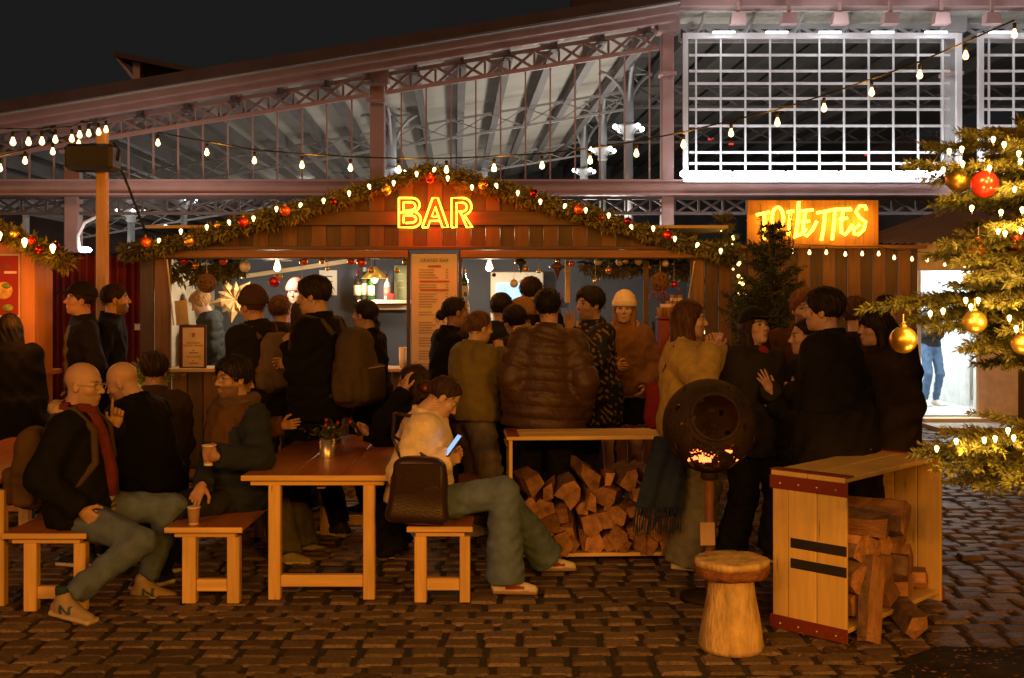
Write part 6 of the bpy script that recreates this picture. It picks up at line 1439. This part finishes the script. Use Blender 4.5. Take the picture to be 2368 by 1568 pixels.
p7 = person('bearded man with glasses in navy and brown jacket holding a cup', (h7[0], 6.9), 136, 1.80, sit=.433, lean=0, head=(0, 0, 3), hair=('thick', (.014, .010, .008)), beard=.75, skin=SK, group=TABG, top=dict(col=(.020, .027, .040), th=.03, loose=.035, hem=-.12, fcol=yoke, collar=.06),
            legs=dict(col=(.016, .017, .02), w=.012), shoes=dict(), la=P(505, 1056, 6.42), ra=P(470, 1118, 6.62), hands=('grip', 'relaxed'), palm=(dict(dir=(-.8, .25, .1), palm=(0, 1, 0)), dict(dir=(-.35, -.5, -.8), palm=(-.2, .5, -.8))), ll=(h7[0] - .42, 6.75, .08), rl=(h7[0] - .40, 7.1, .08))
glasses(p7, (.3, .22, .12), .022, .0018); wrap_scarf(p7, (.085, .055, .035), 1, .045)
part(MB().sphere(p7.AL[1] + (p7.AL[0] - p7.AL[1]) * .25 + np.array((-.02, -.085, 0)), (.013, .006, .013), 10, 6), 'badge', M('badge', (.7, .45, .1), rough=.4), p7.root, True)
hc_ = p7.AL[2] + np.array((-.065, .045, -.055)); paper_cup(tuple(hc_), 'brown paper cup held by the man in the navy jacket', .115, .04)
h8 = P(535, 1085, 7.8)
p8 = person('person in tan coat sitting half hidden beyond the man with the cup', (h8[0], 7.75), -95, 1.66, sit=.433, lean=2, head=(10, -14, 0), sex='f', hair=('thick', DBR), skin=SK, group=TABG, top=dict(col=(.105, .052, .022), th=.03, loose=.05, hem=-.12), legs=dict(col=(.13, .12, .10), w=.025, flare=.035, cut=.03), shoes=dict(col=(.3, .26, .2)), ra=P(648, 985, 7.4), la='front', rl=P(660, 1275, 7.35), ll=P(700, 1255, 7.7))
h36 = P(1012, 1080, 7.55)
p36 = person('woman in black resting her cheek on her hand at the table', (h36[0], 7.55), 96, 1.68, sit=.433, lean=14, head=(0, -8, 6), sex='f', hair=('bob', DBR), skin=SK, group=TABG, top=dict(col=BLK, th=.025, loose=.03, hem=-.12), legs=dict(col=(.010, .010, .012), w=.03, flare=.04, cut=.02), shoes=dict(col=(.03, .04, .03), sole=(.55, .5, .38)),
             la=P(935, 905, 7.38), ra=P(852, 1003, 7.55), lpole=(-.3, -.2, -1), hands=('relaxed', 'grip'), palm=(dict(dir=(.1, .1, 1), palm=(.8, .5, 0)), dict(dir=(-.7, .1, .5), palm=(-.4, -.8, 0))), ll=P(902, 1265, 7.5), rl=P(915, 1250, 7.8))
def phone(c, fwd, up, label, lit):
    o = thing('mobile_phone', label, 'phone', tuple(c), 'mobile phones'); F_ = frame_from(fwd, up)
    part(MB().box(c, (.072, .146, .009), F_, b=.003), 'case', BLACK, o); part(MB().box(np.array(c) + F_ @ np.array((0, 0, .0055)), (.064, .134, .001), F_), 'screen', M('phone_glow', (.3, .5, .8), emit=(.25, .52, 1.0), estr=1.1) if lit else M('phone_dark', (.01, .01, .012), rough=.1), o); return o
phone(p36.AR[2] + np.array((-.09, -.02, .05)), (-.5, 0, .8), (-.7, -.4, -.3), 'dark phone held over the table by the woman in black', False)
# --- the woman in the white jacket
h35 = P(1012, 1150, 6.6)
p35 = person('woman in cream jacket and flared jeans bent over her phone', (h35[0] - .11, 6.6), -90, 1.70, sit=.433, lean=6, head=(4, -42, -6), sex='f', hair=('lowbun', (.035, .017, .011)), skin=SKL, group=TABG, top=dict(col=(.76, .62, .42), th=.035, loose=.05, hem=-.02, mat=FLEECE, cuff=.012, wr=.007),
             legs=dict(col=(.11, .16, .25), w=.020, flare=.046, cut=.015), shoes=dict(col=(.62, .54, .44), sole=(.30, .20, .12), mark=(lambda q: (q[:, 1] > .0) & (q[:, 1] < .12) & (np.abs(q[:, 0]) > .018) & (q[:, 2] < -.022 - .18 * np.abs(q[:, 1] - .035)) & (q[:, 2] > -.050), (.22, .02, .015))),
             ra=P(1030, 1066, 6.40), la=P(1040, 1050, 6.72), rpole=(-1, -.5, -.5), lpole=(-.8, .5, -.6), hands=('grip', 'grip'), rl=P(1168, 1338, 6.47), ll=P(1262, 1288, 6.98), foot=((1, .05, 0), (1, -.08, 0)), legk=1.22)
phone(np.array(P(1048, 1030, 6.36)), (.55, .2, .75), (-.85, -.35, .4), 'lit phone in the hands of the woman in cream', True)
part(MB().tube([headpt(p35, .045 * s, -.12, -.045 + .02 * s) for s in (-1, 0, 1)] , .012, 6), 'hair_clip', M('clip_red', (.3, .03, .02), rough=.3), p35.root, True)
part(MB().tube([headpt(p35, .08, .0, -.045 + .022 * math.sin(a)) + np.array((.02 * math.cos(a), 0, 0)) for a in np.linspace(0, 6.28, 11)], .0018, 4), 'earring', M('gold_wire', (.8, .6, .25), rough=.25, metal=1), p35.root, True)
bg = thing('shoulder_bag', 'dark brown leather shoulder bag hanging behind the woman in cream', 'bag', tuple(P(968, 1205, 6.28))); bc = np.array(P(968, 1132, 6.27))
def fbag(p):
    q = p - bc.astype(np.float32); q = q @ roty(.06); q[:, 0] *= 1 - .10 * np.clip(-q[:, 2] / .18, -1, 1); d = bx_(q, (0, 0, 0), (.162, .062, .19), .05); return smax(d, el_(q, (0, 0, -.03), (.25, .2, .24)), .02) - .003 * np.sin(q[:, 2] * 30 + 2 * q[:, 0])
V, F = surface_net(fbag, bc - .25, bc + .25, .01); part(mesh_of(V, F, 'pouch', fabric('leather', .36, 0, .2, 90, .5), (.030, .015, .009)), 'pouch', None, bg)
part(MB().box(bc + np.array((0, -.064, .07)), (.25, .008, .17), rotx(.08), b=.003), 'flap', M('leather_dark', (.028, .014, .009), rough=.35, var=.2, bump=.2), bg)
for s in (-1, 1): part(MB().tube([bc + np.array((-.10 if s < 0 else .06, .0, .17)), np.array(P(908, 1010, 6.36)) + np.array((0, .03 * s, 0)), np.array(P(912, 955, 6.48)) + np.array((0, .04 * s, 0)), p35.neck + p35.T @ np.array((.11, -.01, .0))], .009, 6), 'strap', MATS['leather_dark'], bg, True)

# --- left background
stand('woman with long black hair at the left edge, seen from behind', 30, 722, 8.5, 25, sex='f', group='people near the left stall', hair=('long', (.010, .008, .008)), skin=SK, top=dict(kind='coat', col=BLK, th=.03, loose=.04, hem=-.45, hood=.8), legs=dict(col=BLK), shoes=dict(), la='front', ra='front', lod=1.2)
def khaki(V, q, per, C): C = np.tile(C, (len(V), 1)); C[(q[:, 1] > .02) & (np.abs(q[:, 0] + .0) < .075) & (q[:, 2] < .47)] = (.13, .095, .035); return C
stand('man in black cap and khaki shirt looking left by the curtain', 192, 650, 9.4, 118, group='people near the left stall', trim=.02, hair=('short', DBR), hat=('cap', (.012, .011, .012)), skin=SK, top=dict(col=(.008, .008, .009), th=.022, fcol=khaki), legs=dict(col=BLK), shoes=dict(), lod=1.2)
stand('bearded man in black looking right by the curtain', 248, 654, 9.7, -78, group='people near the left stall', hair=('short', DBR), beard=.7, skin=SK, top=dict(col=BLK, th=.02), legs=dict(col=BLK), shoes=dict(), lod=1.2)
# --- behind the counter
stand('blond bartender in dark padded jacket looking down behind the counter', 490, 668, 12.2, 112, z0=.08, sex='f', head=(0, -26, 0), hair=('thick', (.36, .20, .07)), skin=SKL, group='people serving in the bar', top=dict(kind='puffer', col=(.045, .050, .048), th=.03, hood=1), legs=dict(col=BLK), shoes=dict(), la='front', ra='front', lod=1.2)
pk = stand('person in pink beanie and glasses behind the counter', 692, 642, 12.5, 160, z0=.08, trim=.03, hair=('short', BRN), hat=('beanie', (.55, .16, .14)), skin=SKL, group='people serving in the bar', top=dict(col=(.12, .05, .05), th=.02), legs=dict(col=BLK), shoes=dict(), lod=1.2); glasses(pk)
# --- the queue, left half
a_ = stand('person in brown beanie and dark coat carrying a grey rucksack', 606, 660, 8.7, 48, trim=.02, hair=('short', BRN), hat=('beanie', (.055, .030, .018)), skin=SK, top=dict(col=(.010, .009, .008), th=.035, loose=.05, hem=-.2, hood=.9), legs=dict(col=(.06, .06, .065), w=.02), shoes=dict(), la='front', ra='front')
backpack(a_, 'grey brown canvas rucksack on the person in the brown beanie', (.125, .088, .052), .31, .46, .17, .02)
stand('brown haired person between the beanie wearer and the tall man', 655, 684, 9.8, 5, hair=('curly', BRN), skin=SK, top=dict(col=(.03, .03, .02), th=.03, hood=1), legs=dict(col=BLK), shoes=dict(), lod=1.3)
stand('woman with long dark hair under a dark cap, back turned', 692, 696, 9.1, -4, sex='f', hair=('long', (.035, .018, .011)), hat=('flatcap', (.045, .036, .026)), skin=SK, top=dict(col=(.03, .02, .014), th=.03, hem=-.2), legs=dict(col=(.07, .075, .08)), shoes=dict(), lod=1.2, head=(180 * 0, 0, 0))
b_ = stand('tall dark haired man in black facing left with a big rucksack', 742, 638, 8.05, 68, hair=('thick', (.018, .011, .008)), skin=SK, top=dict(col=BLK, th=.03, loose=.03, hem=-.15), legs=dict(col=BLK, w=.02), shoes=dict(), la='chest', ra='front', hands=('fist', 'relaxed'))
backpack(b_, 'large olive brown hiking rucksack on the tall man', (.060, .043, .020), .36, .56, .25, .06)
stand('woman in black jacket with a long dark braid', 858, 690, 9.0, 72, sex='f', hair=('braid', (.014, .010, .009)), skin=SK, top=dict(col=BLK, th=.022, hem=-.15), legs=dict(col=BLK), shoes=dict(), la='front', ra='front', lod=1.15)
# --- the queue, right half
stand('woman with black bun and long black coat facing right', 1034, 684, 8.9, -58, sex='f', hair=('lowbun', (.010, .008, .008)), skin=SKD, top=dict(kind='coat', col=BLK, th=.025, loose=.02, hem=-.4, hood=.7), legs=dict(col=BLK), shoes=dict(), la='front', ra='front', lod=1.1)
q17 = P(1098, 718, 8.2)
stand('woman in olive jacket and grey jeans raising a hand to her mouth', 1092, 716, 8.2, -52, sex='f', hair=('lowbun', (.085, .042, .020)), skin=SKL, top=dict(col=(.155, .120, .030), th=.03, loose=.055, hem=-.06, hood=.85, wr=.008), legs=dict(col=(.15, .125, .105), w=.032, flare=.03), shoes=dict(col=(.5, .45, .4)), ra=(q17[0] + .19, 8.28, 1.33), la='front', hands=('relaxed', 'fist'))
stand('dark curly haired person in black between the queue pairs', 1152, 678, 9.5, -15, hair=('curly', (.012, .009, .008)), skin=SK, top=dict(col=(.014, .013, .014), th=.03, hem=-.2), legs=dict(col=BLK), shoes=dict(), lod=1.2)
stand('black haired person close behind the brown puffer wearer', 1196, 706, 9.0, 30, hair=('thick', (.012, .009, .008)), skin=SK, top=dict(col=(.016, .014, .014), th=.03, hood=1), legs=dict(col=BLK), shoes=dict(), lod=1.2)
stand('person in brown fur hat half hidden in the queue', 1216, 688, 9.8, 100, trim=.03, hair=('short', BRN), hat=('fur', (.20, .11, .045)), skin=SK, top=dict(col=(.03, .02, .015), th=.03), legs=dict(col=BLK), shoes=dict(), lod=1.3)
stand('tallest person in the queue with curly black hair', 1232, 640, 10.2, 12, hair=('curly', (.014, .010, .008)), skin=SK, top=dict(col=BLK, th=.03), legs=dict(col=BLK), shoes=dict(), lod=1.3)
stand('person in brown quilted puffer jacket seen from behind', 1258, 668, 7.95, -3, hair=('curly', (.010, .008, .008)), skin=SK, top=dict(kind='puffer', col=(.062, .030, .013), th=.042, loose=.035, hem=-.16, hood=1.15, mat=LEATHER, wr=.003), legs=dict(col=(.010, .010, .012), w=.02), shoes=dict())
def leafy(V, q, per, C):
    C = np.tile(C, (len(V), 1)); s = np.sin(V[:, 0] * 75 + 3 * np.sin(V[:, 2] * 22)) * np.sin(V[:, 2] * 62 + 2.5 * np.sin(V[:, 0] * 31 + V[:, 1] * 25)) + .35 * np.sin(V[:, 2] * 130 + V[:, 0] * 90); C[s > .55] = (.24, .155, .06); return C
stand('man in dark jacket with gold leaf pattern facing left', 1368, 664, 8.7, 112, hair=('thick', (.016, .011, .009)), beard=.35, skin=SK, top=dict(col=(.016, .018, .024), th=.03, loose=.04, hem=-.22, fcol=leafy), legs=dict(col=(.02, .024, .032), w=.02), shoes=dict(), la=P(1318, 772, 8.35), lpole=(.5, -.5, -1), ra='front', hands=('flat', 'relaxed'), palm=(dict(dir=(-.05, 0, 1), palm=(-.3, 1, 0)), None), lod=.8)
stand('long haired person behind the man in the leaf pattern jacket', 1390, 728, 9.9, 15, sex='f', hair=('long', (.012, .009, .008)), skin=SK, top=dict(col=BLK, th=.03, hem=-.3), legs=dict(col=BLK), shoes=dict(), lod=1.3)
def shear(V, q, per, C): C = np.tile(C, (len(V), 1)); C[q[:, 2] < -.045] = (.45, .28, .16); return C
w23 = stand('woman in cream beanie, brown shearling jacket, shorts and white boots', 1441, 670, 9.6, 166, sex='f', trim=.03, hair=('long', (.22, .12, .05)), hat=('beanie', (.72, .60, .44)), skin=SKL, top=dict(col=(.20, .098, .036), th=.035, loose=.03, hem=-.07, fcol=shear, mat=FLEECE, cuff=.01), legs=dict(col=(.010, .010, .014), short=-.30, w=.03, bare=True), shoes=dict(col=(.62, .52, .38), sole=(.3, .25, .18), boot=.26), la='pocket', ra='front', head=(4, 0, 0))
collar(w23, (.55, .38, .20), .05)
# --- round the fire ball
f26 = P(1596, 690, 7.0)
w26 = stand('woman in mustard fleece with shoulder length hair by the fire ball', 1590, 690, 7.2, -104, FIREG, sex='f', hair=('bob', (.070, .030, .015)), skin=SKL, top=dict(col=(.42, .29, .075), th=.03, loose=.05, hem=-.08, mat=FLEECE, cuff=.012, wr=.008), legs=dict(col=(.16, .155, .11), w=.03, flare=.05, cut=.04), shoes=dict(col=(.6, .55, .42), sole=(.5, .45, .35)), ra=P(1640, 808, 6.98), la=P(1655, 806, 7.2), hands=('grip', 'grip'), palm=(dict(dir=(.15, .1, 1), palm=(.3, .9, 0)), dict(dir=(0, -.1, 1), palm=(.2, -1, 0))), rpole=(-.3, -.6, -1))
tote = thing('tote_bag', 'dark red cloth bag hanging behind the woman in mustard fleece', 'bag', tuple(P(1512, 985, 7.2))); tc_ = np.array(P(1520, 935, 7.2))
def ftote(p): q = p - tc_.astype(np.float32); q = q @ roty(-.25); q[:, 0] *= 1 + .8 * np.clip(q[:, 2] / .2, -.3, .9); return bx_(q, (0, 0, 0), (.085, .05, .15), .05) + wrinkle(p, .004, 25, 4)
V, F = surface_net(ftote, tc_ - .25, tc_ + .25, .012); part(mesh_of(V, F, 'bag', CLOTH, (.16, .015, .012)), 'bag', None, tote); part(MB().tube([tc_ + np.array((.04, 0, .12)), P(1535, 860, 7.1), P(1560, 800, 7.0)], .012, 6), 'strap', M('strap_red', (.12, .012, .01), rough=.9), tote, True)
bl = thing('fringed_scarf', 'long dark blue fringed scarf hanging from the fire ball woman', 'scarf', tuple(P(1560, 1230, 6.9))); m = MB(); V = []; F = []
for j in range(13):
    t = j / 12
    for i in range(9):
        s_ = i / 8; xx = 1555 + (s_ - .5) * (85 + 25 * t) - 30 * t; q = P(xx, 1010 + 165 * t, 6.9); V.append((q[0], q[1] + .03 * math.sin(i * 1.6 + t * 2), q[2]))
for j in range(12):
    for i in range(8): F.append([j * 9 + i, j * 9 + i + 1, j * 9 + i + 10, j * 9 + i + 9])
V = np.array(V); m.add(np.vstack([V, V + np.array((0, .012, 0))]), F + [[a + len(V) for a in f[::-1]] for f in F]); part(m, 'cloth', M('scarf_blue', (.018, .030, .062), rough=.95, var=.25, scale=12), bl, True)
m = MB()
for i in range(26):
    s_ = i / 25; xx = 1525 + (s_ - .5) * 108; m.tube([P(xx, 1172, 6.87), P(xx - 4 + 3 * math.sin(i * 2), 1200, 6.87), P(xx - 7, 1230 + 6 * math.sin(i), 6.88)], .004, 4)
part(m, 'fringe', MATS['scarf_blue'], bl, kind='stuff')
c27 = stand('woman in black cap with long dark hair and a hand on her chest', 1738, 706, 7.3, 208, FIREG, sex='f', trim=.02, head=(0, 10, 0), hair=('long', (.022, .012, .008)), hat=('cap', (.010, .010, .010)), skin=SKL, top=dict(col=(.026, .021, .017), th=.035, loose=.05, hem=-.2, wr=.009), legs=dict(col=(.010, .010, .013), w=.03, flare=.03), shoes=dict(), la=P(1782, 905, 6.95), ra='pocket', hands=('spread', None), palm=(dict(dir=(-.45, -.1, .8), palm=(-.3, .9, 0)), None))
part(MB().sphere(c27.neck + c27.T @ np.array((0, .085, -.02)), (.05, .03, .06), 12, 8), 'red_top', M('top_red', (.22, .015, .012), rough=.9), c27.root, True)
stand('red haired bearded man in brown coat behind the fire ball group', 1862, 668, 7.7, 165, FIREG, hair=('thick', (.17, .062, .018)), beard=.8, skin=SKL, top=dict(col=(.085, .036, .014), th=.035, loose=.05, hem=-.25), legs=dict(col=(.03, .03, .03)), shoes=dict(), la='front', ra='front', head=(8, 0, 0))
stand('short haired woman in black padded jacket looking left', 1872, 734, 7.0, 78, FIREG, sex='f', hair=('bun', DBR), skin=SKL, top=dict(kind='puffer', col=(.012, .012, .014), th=.04, loose=.03, hem=-.2, mat=CLOTH), legs=dict(col=BLK, w=.02), shoes=dict(), la='front', ra='pocket')
stand('tall man in long black coat with thick dark hair, back turned', 1926, 660, 6.62, 52, FIREG, trim=.015, hair=('thick', (.016, .010, .008)), skin=SKL, top=dict(kind='coat', col=(.010, .009, .009), th=.035, loose=.06, hem=-.5, wr=.009), legs=dict(col=BLK), shoes=dict(), la='front', ra=P(1998, 1010, 6.5), head=(10, 0, 0))
stand('woman with black fringe and dark long coat beside the tall man', 2030, 710, 6.95, 100, FIREG, sex='f', hair=('fringe', (.012, .009, .008)), skin=SKL, top=dict(kind='coat', col=(.020, .014, .010), th=.035, loose=.06, hem=-.62, wr=.008), legs=dict(col=BLK), shoes=dict(), la='pocket', ra='front')
stand('brown haired person behind the tall man, back turned', 1990, 686, 7.9, -8, FIREG, hair=('thick', (.050, .025, .012)), skin=SK, top=dict(col=(.02, .015, .012), th=.03), legs=dict(col=BLK), shoes=dict(), lod=1.2)
stand('black haired man at the back by the toilets wall', 2042, 678, 9.3, -40, FIREG, hair=('short', (.010, .008, .008)), skin=SK, top=dict(col=BLK, th=.03), legs=dict(col=BLK), shoes=dict(), lod=1.3)
z34 = P(0, 960, YT + .3)[2]
q34 = P(2150, 700, 16.7); person('woman in black top and blue jeans inside the bright doorway', (q34[0], 16.7), 195, 1.66, z0=z34, sex='f', hair=('lowbun', DBR), skin=SKL, top=dict(col=(.014, .015, .017), th=.008, hem=-.03, kind='sweater'), legs=dict(col=(.06, .11, .20)), shoes=dict(col=(.65, .6, .58), sole=(.6, .6, .6)), la='front', ra='front', lod=1.2, head=(0, -30, 0))
